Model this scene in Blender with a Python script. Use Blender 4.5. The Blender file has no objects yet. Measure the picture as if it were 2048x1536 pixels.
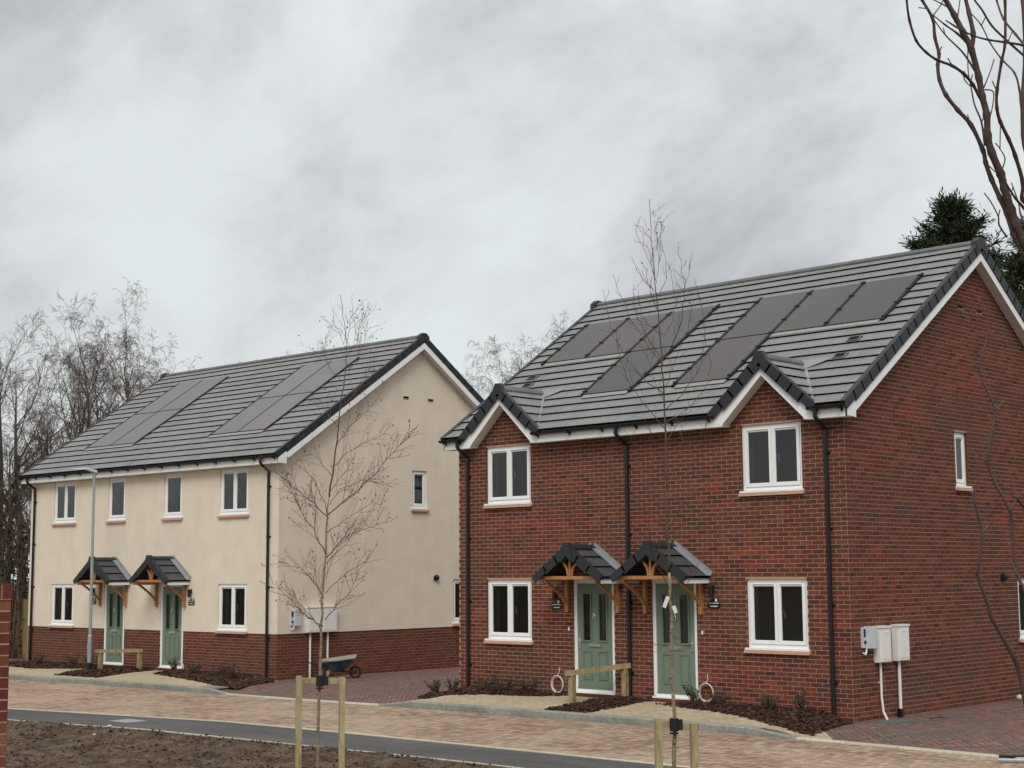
import bpy, math, random
import numpy as np
from mathutils import Vector, Matrix, noise
random.seed(7); np.random.seed(7)
sc = bpy.context.scene
PI = math.pi
# ------------------------------------------------------------------ camera
CAM = Vector((13.2916, -21.8911, 2.4341)); FPX = 3058.88
F_ = Vector((-0.68381, 0.71936, 0.12214)).normalized()
R_ = Vector((0.72417, 0.68959, -0.00703)); R_ = (R_ - R_.dot(F_) * F_).normalized()
U_ = R_.cross(F_)
cd = bpy.data.cameras.new('camera'); cam = bpy.data.objects.new('camera', cd); sc.collection.objects.link(cam)
cd.sensor_width = 36.0; cd.lens = FPX / 2048 * 36.0; cd.clip_start = 0.1; cd.clip_end = 3000
Mc = Matrix((R_, U_, -F_)).transposed().to_4x4(); Mc.translation = CAM; cam.matrix_world = Mc
sc.camera = cam
def at(px, py, d):                      # point seen at photo pixel (px,py), d metres deep
    return CAM + d * (F_ + R_ * ((px - 1024) / FPX) - U_ * ((py - 768) / FPX))
def proj(P):
    v = Vector(P) - CAM; z = v.dot(F_)
    return 1024 + FPX * v.dot(R_) / z, 768 - FPX * v.dot(U_) / z, z
def inframe(P, m=20):
    x, y, z = proj(P); return z > 0 and -m < x < 2048 + m and -m < y < 1536 + m
# ------------------------------------------------------------------ world, sun, exposure
SKYZ = 7.9
SUN_EL, SUN_ROT = 46.0, 145.0           # soft light from behind the viewer
w = bpy.data.worlds.new('World'); sc.world = w; w.use_nodes = True
nt = w.node_tree; nt.nodes.clear(); N = nt.nodes.new; L = nt.links.new
out = N('ShaderNodeOutputWorld'); bg = N('ShaderNodeBackground'); L(bg.outputs[0], out.inputs[0])
sky = N('ShaderNodeTexSky'); sky.sky_type = 'NISHITA'; sky.sun_disc = False
sky.sun_elevation = math.radians(SUN_EL); sky.sun_rotation = math.radians(SUN_ROT)
skm = N('ShaderNodeVectorMath'); skm.operation = 'SCALE'; L(sky.outputs[0], skm.inputs[0]); skm.inputs['Scale'].default_value = 0.10
tc = N('ShaderNodeTexCoord'); sep = N('ShaderNodeSeparateXYZ'); L(tc.outputs['Generated'], sep.inputs[0])
def M(op, a=None, b=None, c=None):
    n = N('ShaderNodeMath'); n.operation = op
    for i, v in enumerate((a, b, c)):
        if v is None: continue
        if isinstance(v, (int, float)): n.inputs[i].default_value = v
        else: L(v, n.inputs[i])
    return n.outputs[0]
zc = M('MAXIMUM', sep.outputs[2], 0.0)
def dotv(v):
    n = N('ShaderNodeVectorMath'); n.operation = 'DOT_PRODUCT'; L(tc.outputs['Generated'], n.inputs[0]); n.inputs[1].default_value = v; return n.outputs['Value']
cx = N('ShaderNodeCombineXYZ')          # cloud banks drawn out along one slanting direction of the sky
L(M('MULTIPLY', dotv((.62, .66, .42)), 3.6), cx.inputs[0]); L(M('MULTIPLY', dotv((-.30, -.28, .91)), 5.2), cx.inputs[1]); L(M('ADD', M('MULTIPLY', dotv((-.72, .70, 0.)), 2.), SKYZ), cx.inputs[2])
rot = cx
n1 = N('ShaderNodeTexNoise'); L(rot.outputs[0], n1.inputs['Vector']); n1.inputs['Scale'].default_value = 1.6; n1.inputs['Detail'].default_value = 9; n1.inputs['Roughness'].default_value = .6; n1.inputs['Distortion'].default_value = .15
n2 = N('ShaderNodeTexNoise'); L(rot.outputs[0], n2.inputs['Vector']); n2.inputs['Scale'].default_value = .6; n2.inputs['Detail'].default_value = 2
mixn = M('ADD', M('MULTIPLY', n1.outputs[0], .62), M('MULTIPLY', n2.outputs[0], .38))
cr = N('ShaderNodeValToRGB'); L(mixn, cr.inputs[0]); e = cr.color_ramp.elements
e[0].position = .37; e[0].color = (.38, .388, .403, 1); e[1].position = .60; e[1].color = (.645, .68, .682, 1)
m_ = e.new(.45); m_.color = (.50, .51, .525, 1); m_ = e.new(.53); m_.color = (.59, .613, .62, 1)
grad = M('ADD', M('ADD', .96, M('MULTIPLY', M('MAXIMUM', M('SUBTRACT', .16, zc), 0.0), .35)), M('MULTIPLY', M('MAXIMUM', M('SUBTRACT', zc, .30), 0.0), 1.25))   # overcast sky brightens towards the zenith
cs = N('ShaderNodeVectorMath'); cs.operation = 'SCALE'; L(cr.outputs[0], cs.inputs[0]); L(grad, cs.inputs['Scale'])
mx = N('ShaderNodeMix'); mx.data_type = 'RGBA'; mx.inputs[0].default_value = .95; L(skm.outputs[0], mx.inputs[6]); L(cs.outputs[0], mx.inputs[7])
L(mx.outputs[2], bg.inputs['Color']); bg.inputs['Strength'].default_value = 1.0
sd = bpy.data.lights.new('sun', 'SUN'); sun = bpy.data.objects.new('sun', sd); sc.collection.objects.link(sun)
sd.energy = 1.5; sd.angle = math.radians(28); sd.color = (1.0, .96, .9)
a = math.radians(SUN_ROT); el = math.radians(SUN_EL)
sdir = Vector((math.sin(a) * math.cos(el), math.cos(a) * math.cos(el), math.sin(el)))
sun.rotation_euler = sdir.to_track_quat('Z', 'Y').to_euler(); sun.location = (0, -20, 30)
sc.view_settings.view_transform = 'Standard'; sc.view_settings.look = 'None'; sc.view_settings.exposure = 0.31; sc.view_settings.gamma = 1.0
sc.view_settings.use_curve_mapping = False
# ------------------------------------------------------------------ mesh helpers
COL = sc.collection
BOXF = [(0, 3, 2, 1), (4, 5, 6, 7), (0, 1, 5, 4), (1, 2, 6, 5), (2, 3, 7, 6), (3, 0, 4, 7)]
class MB:
    def __init__(s, M_=None): s.v = []; s.f = []; s.m = []; s.r = []; s.M = M_
    def add(s, vs, fs, mat=0, rnd=0.0):
        o = len(s.v)
        if s.M is not None:
            vs = [tuple(s.M @ Vector(v)) for v in vs]
            if s.M.determinant() < 0: fs = [tuple(reversed(f)) for f in fs]
        s.v.extend(vs)
        for i, f in enumerate(fs):
            s.f.append(tuple(o + k for k in f)); s.m.append(mat[i] if isinstance(mat, (list, tuple)) else mat); s.r.append(rnd)
    def box(s, lo, hi, mat=0, rnd=0.0, skip=()):
        x0, y0, z0 = lo; x1, y1, z1 = hi
        vs = [(x0, y0, z0), (x1, y0, z0), (x1, y1, z0), (x0, y1, z0), (x0, y0, z1), (x1, y0, z1), (x1, y1, z1), (x0, y1, z1)]
        s.add(vs, [f for i, f in enumerate(BOXF) if i not in skip], mat, rnd)
    def bar(s, p, q, w, h, up=(0, 0, 1), mat=0, rnd=0.0):       # box beam from p to q
        p = Vector(p); q = Vector(q); d = (q - p).normalized(); u = Vector(up)
        sd_ = d.cross(u).normalized(); u = sd_.cross(d)
        vs = []
        for c in (p, q):
            for a_, b_ in ((-1, -1), (1, -1), (1, 1), (-1, 1)):
                vs.append(tuple(c + sd_ * a_ * w / 2 + u * b_ * h / 2))
        s.add(vs, BOXF, mat, rnd)
    def tube(s, pts, rad, n=8, mat=0, rnd=0.0, cap=True):
        pts = [Vector(p) for p in pts]
        if not isinstance(rad, (list, tuple)): rad = [rad] * len(pts)
        vs = []; fs = []; ref = Vector((.31, .52, .79))
        for i, p in enumerate(pts):
            d = (pts[min(i + 1, len(pts) - 1)] - pts[max(i - 1, 0)])
            if d.length < 1e-9: d = Vector((0, 0, 1))
            d.normalize()
            a_ = d.cross(ref)
            if a_.length < .05: a_ = d.cross(Vector((1, 0, 0)))
            a_.normalize(); b_ = d.cross(a_)
            for k in range(n):
                t = 2 * PI * k / n
                vs.append(tuple(p + (a_ * math.cos(t) + b_ * math.sin(t)) * rad[i]))
        for i in range(len(pts) - 1):
            for k in range(n):
                k2 = (k + 1) % n
                fs.append((i * n + k, i * n + k2, (i + 1) * n + k2, (i + 1) * n + k))
        if cap: fs.append(tuple(reversed(range(n)))); fs.append(tuple((len(pts) - 1) * n + k for k in range(n)))
        s.add(vs, fs, mat, rnd)
    def prism(s, poly, c0, c1, mat=0, rnd=0.0, axis='xy'):       # polygon in a plane extruded along the third axis
        n = len(poly)
        def P(u, v, c): return {'xy': (u, v, c), 'xz': (u, c, v), 'yz': (c, u, v)}[axis]
        vs = [P(u, v, c0) for u, v in poly] + [P(u, v, c1) for u, v in poly]
        fs = [tuple(reversed(range(n))), tuple(range(n, 2 * n))] + [(k, (k + 1) % n, n + (k + 1) % n, n + k) for k in range(n)]
        s.add(vs, fs, mat, rnd)
    def mesh(s, name, mats):
        me = bpy.data.meshes.new(name); me.from_pydata(s.v, [], s.f)
        for m in (mats if isinstance(mats, (list, tuple)) else [mats]): me.materials.append(m)
        if s.f:
            me.polygons.foreach_set('material_index', s.m)
            at_ = me.attributes.new('rnd', 'FLOAT', 'FACE'); at_.data.foreach_set('value', s.r)
        me.update(); return me
    def build(s, name, mats, parent=None, smooth=False, **k):
        me = s.mesh(name, mats)
        if smooth: me.polygons.foreach_set('use_smooth', [True] * len(me.polygons))
        return link(name, me, parent, **k)
def link(name, me, parent=None, label=None, cat=None, group=None, kind=None):
    o = bpy.data.objects.new(name, me); COL.objects.link(o)
    if parent is not None: o.parent = parent
    tag(o, label, cat, group, kind); return o
def tag(o, label=None, cat=None, group=None, kind=None):
    if label: o['label'] = label
    if cat: o['category'] = cat
    if group: o['group'] = group
    if kind: o['kind'] = kind
    return o
def empty(name, loc, rz, label, cat, group=None):
    o = link(name, None, None, label, cat, group); o.location = loc; o.rotation_euler = (0, 0, rz); o.empty_display_size = .2; return o
def single(name, me, parent, Mx):
    o = bpy.data.objects.new(name, me); COL.objects.link(o); o.parent = parent; o.matrix_local = Mx; return o
def clip(poly, n, c):            # keep n.p <= c
    res = []; k = len(poly)
    for i in range(k):
        a_, b_ = poly[i], poly[(i + 1) % k]
        da = n[0] * a_[0] + n[1] * a_[1] - c; db = n[0] * b_[0] + n[1] * b_[1] - c
        if da <= 0: res.append(a_)
        if (da < 0 < db) or (db < 0 < da):
            t = da / (da - db); res.append((a_[0] + t * (b_[0] - a_[0]), a_[1] + t * (b_[1] - a_[1])))
    return res
def area(p): return abs(sum(p[i][0] * p[(i + 1) % len(p)][1] - p[(i + 1) % len(p)][0] * p[i][1] for i in range(len(p)))) / 2 if len(p) > 2 else 0
def inside(pt, poly):
    x, y = pt; c = False; n = len(poly)
    for i in range(n):
        x0, y0 = poly[i]; x1, y1 = poly[(i + 1) % n]
        if (y0 > y) != (y1 > y) and x < (x1 - x0) * (y - y0) / (y1 - y0) + x0: c = not c
    return c
# ------------------------------------------------------------------ materials
def mat(name, col=(.5, .5, .5), rough=.8, spec=.3, cols=None, scale=None, detail=5, amt=.25, bump=0., bscale=None, stretch=None, rndcols=None, metal=0., patch=None, bdist=.01):
    """col: base colour; cols: second colour mixed by noise; rndcols: ramp by per-piece random; patch=(scale,colour,amount,stretch)"""
    m = bpy.data.materials.new(name); m.use_nodes = True; t = m.node_tree; b = t.nodes['Principled BSDF']
    b.inputs['Roughness'].default_value = rough; b.inputs['Specular IOR Level'].default_value = spec; b.inputs['Metallic'].default_value = metal
    NN = t.nodes.new; LL = t.links.new
    tcn = NN('ShaderNodeTexCoord'); geo = NN('ShaderNodeNewGeometry')
    def vec(st=None):
        if st is None: return geo.outputs['Position']
        mp = NN('ShaderNodeMapping'); LL(geo.outputs['Position'], mp.inputs[0]); mp.inputs['Scale'].default_value = st; return mp.outputs[0]
    def nz(sc_, det, st=None, ro=.55):
        n = NN('ShaderNodeTexNoise'); LL(vec(st), n.inputs['Vector']); n.inputs['Scale'].default_value = sc_; n.inputs['Detail'].default_value = det; n.inputs['Roughness'].default_value = ro; return n.outputs[0]
    def mixc(fac, a_, b_, mode='MIX'):
        n = NN('ShaderNodeMix'); n.data_type = 'RGBA'; n.blend_type = mode
        for idx, v in ((0, fac), (6, a_), (7, b_)):
            if isinstance(v, (int, float)): n.inputs[idx].default_value = v
            elif isinstance(v, tuple): n.inputs[idx].default_value = (*v[:3], 1)
            else: LL(v, n.inputs[idx])
        return n.outputs[2]
    def mr(v, a_, b_, c_, d_):
        n = NN('ShaderNodeMapRange'); LL(v, n.inputs[0]); n.inputs[1].default_value = a_; n.inputs[2].default_value = b_; n.inputs[3].default_value = c_; n.inputs[4].default_value = d_; return n.outputs[0]
    cur = col
    if rndcols:
        at_ = NN('ShaderNodeAttribute'); at_.attribute_name = 'rnd'; oi = NN('ShaderNodeObjectInfo')
        ad = NN('ShaderNodeMath'); ad.operation = 'ADD'; LL(at_.outputs['Fac'], ad.inputs[0]); LL(oi.outputs['Random'], ad.inputs[1])
        fr = NN('ShaderNodeMath'); fr.operation = 'FRACT'; LL(ad.outputs[0], fr.inputs[0])
        rp = NN('ShaderNodeValToRGB'); LL(fr.outputs[0], rp.inputs[0]); rp.color_ramp.interpolation = 'LINEAR'
        els = rp.color_ramp.elements; k = len(rndcols)
        els[0].position = 0; els[0].color = (*rndcols[0], 1); els[1].position = 1; els[1].color = (*rndcols[-1], 1)
        for i in range(1, k - 1): q = els.new(i / (k - 1)); q.color = (*rndcols[i], 1)
        cur = rp.outputs[0]
    if cols: cur = mixc(mr(nz(scale or 5, detail, stretch), .35, .68, 0, 1), cur, cols)
    if patch:
        cur = mixc(mr(nz(patch[0], 3, patch[3] if len(patch) > 3 else None), .42, .68, 0, patch[2]), cur, patch[1])
    if amt:
        v = mr(nz((scale or 5) * 2.3, 6, stretch), .25, .75, 1 - amt, 1 + amt)
        cmb = NN('ShaderNodeCombineColor')
        for i in range(3): LL(v, cmb.inputs[i])
        cur = mixc(1.0, cur, cmb.outputs[0], 'MULTIPLY')
    if isinstance(cur, tuple): b.inputs['Base Color'].default_value = (*cur, 1)
    else: LL(cur, b.inputs['Base Color'])
    if bump:
        bp = NN('ShaderNodeBump'); LL(nz(bscale or 40, 4), bp.inputs['Height']); bp.inputs['Strength'].default_value = bump; bp.inputs['Distance'].default_value = bdist; LL(bp.outputs[0], b.inputs['Normal'])
    return m
MT = {}
MT['brick'] = mat('brick', rndcols=[(.066, .026, .020), (.145, .041, .026), (.180, .050, .029), (.115, .037, .025), (.078, .036, .027), (.195, .060, .033), (.14, .041, .027), (.096, .035, .025)], rough=.9, spec=.15, scale=9, amt=.28, bump=.5, bscale=60, patch=(.38, (.085, .046, .033), .75, (1, 1, 2.6)))
MT['brick_plinth'] = mat('brick_plinth', rndcols=[(.10, .036, .026), (.15, .05, .032), (.13, .044, .03), (.095, .036, .026), (.165, .06, .036)], rough=.9, spec=.15, scale=9, amt=.25, bump=.4, bscale=60)
MT['brick_pier'] = mat('brick_pier', rndcols=[(.15, .035, .022), (.10, .028, .022), (.19, .06, .03), (.12, .03, .022), (.26, .12, .06)], rough=.85, spec=.2, scale=30, amt=.35, bump=.5, bscale=90)
MT['mortar'] = mat('mortar', (.42, .245, .17), rough=.95, spec=.1, scale=6, amt=.18, patch=(.6, (.36, .26, .20), .9, (1, 1, 2)))
MT['mortar_grey'] = mat('mortar_grey', (.34, .20, .145), rough=.95, spec=.1, scale=6, amt=.18)
MT['render'] = mat('render', (.70, .605, .485), rough=.92, spec=.15, scale=.9, amt=.07, bump=.25, bscale=160, patch=(1.6, (.64, .55, .43), .55, (1, 1, .14)), bdist=.004)
MT['white'] = mat('white_upvc', (.80, .80, .785), rough=.35, spec=.45, scale=2, amt=.03)
MT['soffit'] = mat('soffit_white', (.74, .71, .66), rough=.5, spec=.3, scale=2, amt=.04)
MT['tile'] = mat('roof_tile', rndcols=[(.155, .155, .158), (.195, .194, .195), (.175, .174, .176), (.205, .204, .204), (.165, .165, .169)], rough=.72, spec=.35, scale=6, amt=.13, bump=.3, bscale=120, stretch=(1, .5, .5), bdist=.004, patch=(.8, (.215, .212, .20), .7))
MT['tile_dark'] = mat('porch_tile', rndcols=[(.05, .05, .055), (.07, .068, .072), (.06, .06, .066)], rough=.6, spec=.4, scale=8, amt=.2)
MT['tile_edge'] = mat('tile_edge', (.012, .012, .014), rough=.9, spec=.1, amt=0)  # on roof tiles: uncoated cut edge, with the course shadow painted in
MT['verge'] = mat('verge_plastic', (.022, .025, .03), rough=.5, spec=.35, scale=8, amt=.15)
MT['ridge'] = mat('ridge_tile', rndcols=[(.10, .105, .105), (.13, .135, .13), (.115, .12, .118)], rough=.8, scale=8, amt=.18)
MT['lead'] = mat('lead', (.25, .26, .27), rough=.45, spec=.5, scale=12, amt=.2)
MT['saddle'] = mat('lead_saddle', (.24, .238, .222), rough=.6, scale=9, amt=.2)
MT['solar2'] = mat('solar_glass_grey', rndcols=[(.080, .070, .066), (.105, .086, .076), (.09, .078, .072)], rough=.32, spec=.7, scale=1.2, amt=.1)
MT['solar'] = mat('solar_glass', rndcols=[(.024, .016, .015), (.040, .025, .020), (.030, .020, .018)], rough=.30, spec=.42, scale=1.2, amt=.12)
MT['black'] = mat('black_plastic', (.010, .010, .011), rough=.35, spec=.4, amt=0)
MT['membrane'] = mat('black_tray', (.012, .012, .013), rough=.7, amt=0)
MT['sill'] = mat('clay_sill', (.53, .30, .21), rough=.7, spec=.3, scale=8, amt=.12)
MT['door'] = mat('green_door', (.155, .205, .150), rough=.4, spec=.4, scale=3, amt=.05)
MT['chrome'] = mat('chrome', (.75, .75, .75), rough=.25, metal=1., amt=0)
MT['oak'] = mat('stained_timber', (.42, .195, .075), rough=.5, spec=.4, cols=(.36, .14, .045), scale=14, amt=.2, stretch=(1, 1, .4))
MT['stake'] = mat('treated_timber', (.36, .30, .155), rough=.8, spec=.2, cols=(.27, .20, .09), scale=7, amt=.3, stretch=(3, 3, .5), patch=(2.5, (.38, .34, .21), .6), bump=.3, bscale=60)
MT['railwood'] = mat('rail_timber', (.33, .26, .14), rough=.8, spec=.2, cols=(.24, .17, .09), scale=9, amt=.3, stretch=(1, 1, .6), bump=.3, bscale=60)
MT['fence'] = mat('fence_timber', rndcols=[(.22, .155, .06), (.27, .19, .08), (.20, .14, .055)], rough=.85, spec=.15, scale=6, amt=.25, stretch=(2, 2, .3))
MT['cabinet'] = mat('cabinet_white', (.72, .70, .66), rough=.45, spec=.4, scale=3, amt=.04)
MT['unit'] = mat('unit_grey', (.52, .55, .60), rough=.4, spec=.4, amt=.02)
MT['plaster'] = mat('plaster', (.78, .77, .73), rough=.9, spec=.1, scale=2, amt=.05)
MT['room'] = mat('room_paint', rndcols=[(.18, .175, .16), (.60, .58, .54), (.32, .31, .29), (.48, .47, .45)], rough=.95, spec=.05, scale=2, amt=.1)
MT['steel'] = mat('galvanised', (.33, .36, .37), rough=.45, spec=.5, metal=.35, scale=9, amt=.2)
MT['kerb'] = mat('kerb_concrete', rndcols=[(.24, .235, .20), (.29, .285, .25), (.26, .25, .215)], rough=.9, spec=.15, scale=7, amt=.25, bump=.4, bscale=80, patch=(2.2, (.16, .17, .14), .6))
MT['edging'] = mat('edging_concrete', rndcols=[(.42, .37, .28), (.50, .44, .35), (.46, .40, .31)], rough=.9, spec=.15, scale=9, amt=.2)
MT['paver'] = mat('buff_paver', rndcols=[(.22, .14, .10), (.30, .20, .14), (.36, .265, .18), (.20, .128, .098), (.40, .31, .215), (.27, .172, .125), (.17, .12, .095)], rough=.9, spec=.2, scale=4, amt=.22, bump=.3, bscale=90, patch=(.4, (.42, .33, .23), .6, (1, 1.6, 1)))
MT['paver_pave'] = mat('sand_paver', rndcols=[(.35, .28, .185), (.40, .325, .215), (.43, .35, .24), (.37, .295, .195)], rough=.9, spec=.2, scale=5, amt=.14, bump=.3, bscale=90, patch=(.8, (.45, .375, .265), .6))
MT['paver_red'] = mat('brindle_paver', rndcols=[(.17, .085, .07), (.21, .105, .08), (.13, .09, .08), (.105, .088, .08), (.19, .10, .08), (.23, .12, .09), (.12, .095, .085)], rough=.9, spec=.2, scale=4, amt=.25, bump=.3, bscale=90, patch=(.5, (.115, .092, .082), .7, (1.6, 1, 1)))
MT['jointsand'] = mat('joint_sand', (.13, .10, .075), rough=1, spec=.05, scale=12, amt=.25)
MT['tarmac'] = mat('tarmac', (.068, .066, .064), rough=.85, spec=.3, scale=7, amt=.3, bump=.5, bscale=220, patch=(.6, (.11, .106, .10), .8, (.5, 2.5, 1)))
MT['mud'] = mat('mud', (.095, .060, .036), rough=.9, spec=.2, cols=(.035, .022, .015), scale=9, amt=.6, bump=.9, bscale=45, patch=(2.6, (.17, .125, .085), .7), bdist=.03)
MT['ground'] = mat('rough_ground', (.09, .075, .045), rough=.95, spec=.1, cols=(.055, .07, .03), scale=.4, amt=.35)
MT['mulch'] = mat('bark_mulch', rndcols=[(.028, .014, .010), (.048, .022, .014), (.068, .033, .022), (.038, .018, .012), (.10, .06, .04), (.022, .011, .008)], rough=.9, spec=.15, scale=20, amt=.3)
MT['bark_birch'] = mat('birch_bark', (.31, .245, .165), rough=.8, spec=.2, cols=(.20, .14, .085), scale=14, amt=.35, stretch=(1, 1, 1.6), bump=.6, bscale=60)
MT['bark_dark'] = mat('dark_bark', (.075, .045, .033), rough=.8, spec=.25, cols=(.045, .028, .024), scale=9, amt=.3)
MT['bark_twig'] = mat('twig_bark', (.14, .098, .068), rough=.8, spec=.25, cols=(.07, .045, .034), scale=9, amt=.3)
MT['bark_red'] = mat('red_bark', (.062, .036, .030), rough=.6, spec=.35, cols=(.055, .035, .028), scale=5, amt=.3, bump=.4, bscale=50, patch=(3., (.12, .075, .052), .6))
MT['bark_old'] = mat('old_bark', (.10, .09, .07), rough=.95, spec=.1, cols=(.07, .075, .04), scale=1.2, amt=.3)
MT['bark_weep'] = mat('weeping_bark', (.16, .145, .13), rough=.95, spec=.1, cols=(.09, .078, .066), scale=1.2, amt=.3)
MT['twig_old'] = mat('twig_grey', (.12, .098, .082), rough=.95, spec=.1, cols=(.12, .074, .06), scale=.5, amt=.2)
MT['leafdead'] = mat('dead_leaf', rndcols=[(.11, .05, .03), (.19, .10, .045), (.15, .06, .03)], rough=.85, spec=.2, amt=0)
MT['leafbud'] = mat('bud', (.07, .035, .026), rough=.8, amt=0)
MT['shrub'] = mat('shrub_leaf', rndcols=[(.045, .055, .03), (.075, .075, .05), (.09, .055, .045), (.06, .065, .045)], rough=.8, spec=.2, amt=0)
MT['conifer'] = mat('conifer_leaf', rndcols=[(.018, .030, .016), (.03, .045, .022), (.05, .06, .028), (.022, .036, .018)], rough=.85, spec=.15, amt=0)
MT['hedge'] = mat('hedge_leaf', rndcols=[(.025, .022, .016), (.04, .034, .022), (.05, .038, .03), (.03, .032, .018)], rough=.95, spec=.1, amt=0)
MT['navy'] = mat('navy_paint', (.008, .02, .045), rough=.4, spec=.5, scale=9, amt=.3, patch=(6, (.06, .07, .075), .7))
MT['plank'] = mat('weathered_plank', (.28, .255, .20), rough=.85, scale=9, amt=.2)
MT['rubber'] = mat('rubber', (.014, .014, .015), rough=.75, spec=.3, amt=0)
MT['cable'] = mat('pale_cable', (.55, .50, .42), rough=.5, spec=.4, amt=0)
MT['stone'] = mat('pale_stone', (.55, .48, .36), rough=.8, spec=.2, scale=9, amt=.15)
MT['iron'] = mat('drain_cover', (.10, .13, .11), rough=.7, spec=.3, scale=9, amt=.2)
MT['coverpale'] = mat('pale_cover', (.26, .26, .25), rough=.7, spec=.3, scale=12, amt=.2)
MT['labelwhite'] = mat('label_white', (.75, .75, .72), rough=.5, spec=.3, amt=0)
def glass():
    m = bpy.data.materials.new('window_glass'); m.use_nodes = True; t = m.node_tree; t.nodes.clear()
    o = t.nodes.new('ShaderNodeOutputMaterial'); mx_ = t.nodes.new('ShaderNodeMixShader'); tr = t.nodes.new('ShaderNodeBsdfTransparent'); gl = t.nodes.new('ShaderNodeBsdfGlossy')
    tr.inputs[0].default_value = (.80, .83, .81, 1); gl.inputs['Roughness'].default_value = .015; gl.inputs[0].default_value = (1, 1, 1, 1)
    fr = t.nodes.new('ShaderNodeFresnel'); fr.inputs[0].default_value = 1.5
    tx = t.nodes.new('ShaderNodeTexNoise'); g = t.nodes.new('ShaderNodeNewGeometry'); t.links.new(g.outputs['Position'], tx.inputs['Vector']); tx.inputs['Scale'].default_value = 1.3; tx.inputs['Detail'].default_value = 1
    bp = t.nodes.new('ShaderNodeBump'); bp.inputs['Strength'].default_value = .12; bp.inputs['Distance'].default_value = .02; t.links.new(tx.outputs[0], bp.inputs['Height']); t.links.new(bp.outputs[0], gl.inputs['Normal'])
    m2 = t.nodes.new('ShaderNodeMath'); m2.operation = 'MULTIPLY'; m2.inputs[1].default_value = 1.35; t.links.new(fr.outputs[0], m2.inputs[0])
    t.links.new(m2.outputs[0], mx_.inputs[0]); t.links.new(tr.outputs[0], mx_.inputs[1]); t.links.new(gl.outputs[0], mx_.inputs[2]); t.links.new(mx_.outputs[0], o.inputs[0])
    return m
MT['glass'] = glass()
# ------------------------------------------------------------------ ground levels
def G(x): return -0.17 * min(1., max(0., (-9 - x) / 8))
def lerp(tab, x):
    if x <= tab[0][0]: return tab[0][1]
    for (x0, y0), (x1, y1) in zip(tab, tab[1:]):
        if x <= x1: return y0 + (y1 - y0) * (x - x0) / (x1 - x0)
    return tab[-1][1]
KERB = [(-34, -2.2), (-28, -1.5), (-24.7, -1.22), (-20.9, -.85), (-18, -.78), (-16.4, -.85), (-13, -1.35), (-10.5, -1.62), (-9, -1.72), (-5.3, -1.58), (-1.9, -1.58), (-.7, -1.66), (3.5, -1.92), (9, -2.3), (16, -2.8)]
def yk(x): return lerp(KERB, x)
FAR = [(-40, -6.9), (-16, -5.95), (-9.5, -5.75), (-5, -5.56), (20, -5.5)]
NEAR = [(-40, -8.6), (-13, -7.55), (-8, -7.45), (-4, -7.08), (20, -7.05)]
def yfar(x): return lerp(FAR, x)
def ynear(x): return lerp(NEAR, x)
def sm(t): t = min(1., max(0., t)); return t * t * (3 - 2 * t)
def wallbase(x):  # front wall line of each house
    return 0.0 if x > -9.1 else 1.749 + .0253 * (x + 17.22)
def Zp(x, y):
    z = Zp0(x, y); t = max(sm((x + .7) / .9), sm((-8.6 - x) / .9)) if x > -13 else sm((x + 16.6) / .9)
    return z if t <= 0 else z + (Zd(x, y) + .002 - z) * t
def Zp0(x, y):   # pavement / garden level: rises gently from the kerb to the house fronts
    if -9.03 <= x <= .1 and y < .5: return G(x) + .125 * sm((y - yk(x) - .1) / 1.35) * sm((x + 9.0) / .6) * sm((.05 - x) / .5)
    if x < -17 and y < 2: return G(x) + .07 * sm((y - yk(x) - .2) / 1.8) * sm((-17.2 - x) / .5)
    return G(x)
RD = -.12      # road surface below pavement
def Zd(x, y): return G(x) - .10 + .088 * sm((y - yk(x) - .1) / 1.3)
def sheet(name, xs, y0f, y1f, zf, m, ny=12, **k):
    b = MB(); n = len(xs)
    for x in xs:
        for j in range(ny + 1):
            y = y0f(x) + (y1f(x) - y0f(x)) * j / ny
            b.v.append((x, y, zf(x, y)))
    for i in range(n - 1):
        for j in range(ny):
            q = i * (ny + 1) + j; b.f.append((q, q + ny + 1, q + ny + 2, q + 1)); b.m.append(0); b.r.append(0.)
    return b.build(name, m, **k)
def fr(a_, b_, n): return [a_ + (b_ - a_) * i / n for i in range(n + 1)]
g = MB(); S = 700.
g.add([(-S, -S, -.42), (S, -S, -.42), (S, S, -.42), (-S, S, -.42)], [(0, 1, 2, 3)]); g.build('ground', MT['ground'], kind='structure')
road = sheet('road', fr(-34, 16, 60), lambda x: yfar(x) - .02, lambda x: yk(x) + .05, lambda x, y: G(x) + RD - .014, MT['jointsand'], kind='structure')
path = sheet('footpath', fr(-34, 16, 60), lambda x: ynear(x), lambda x: yfar(x), lambda x, y: G(x) + RD + .012, MT['tarmac'], kind='structure')
pave = sheet('pavement', fr(-34, .3, 110), lambda x: yk(x) + .1, lambda x: wallbase(x) + .3 if (x > -9.1 or x < -17.1) else yk(x) + .4, lambda x, y: Zp(x, y) - .014, MT['jointsand'], ny=14, kind='structure')
drive_r = sheet('right_driveway', fr(.0, 16, 20), lambda x: yk(x) + .08, lambda x: 16., lambda x, y: Zd(x, y) - .018, MT['jointsand'], ny=40, kind='structure')
drive_m = sheet('middle_driveway', fr(-18.2, -8.9, 20), lambda x: yk(x) + .08, lambda x: 20., lambda x, y: Zd(x, y) - .018, MT['jointsand'], ny=40, kind='structure')
drive_l = sheet('left_driveway', fr(-40, -27.6, 14), lambda x: yk(x) + .2, lambda x: 12., lambda x, y: G(x) - .03, MT['jointsand'], kind='structure')
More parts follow.
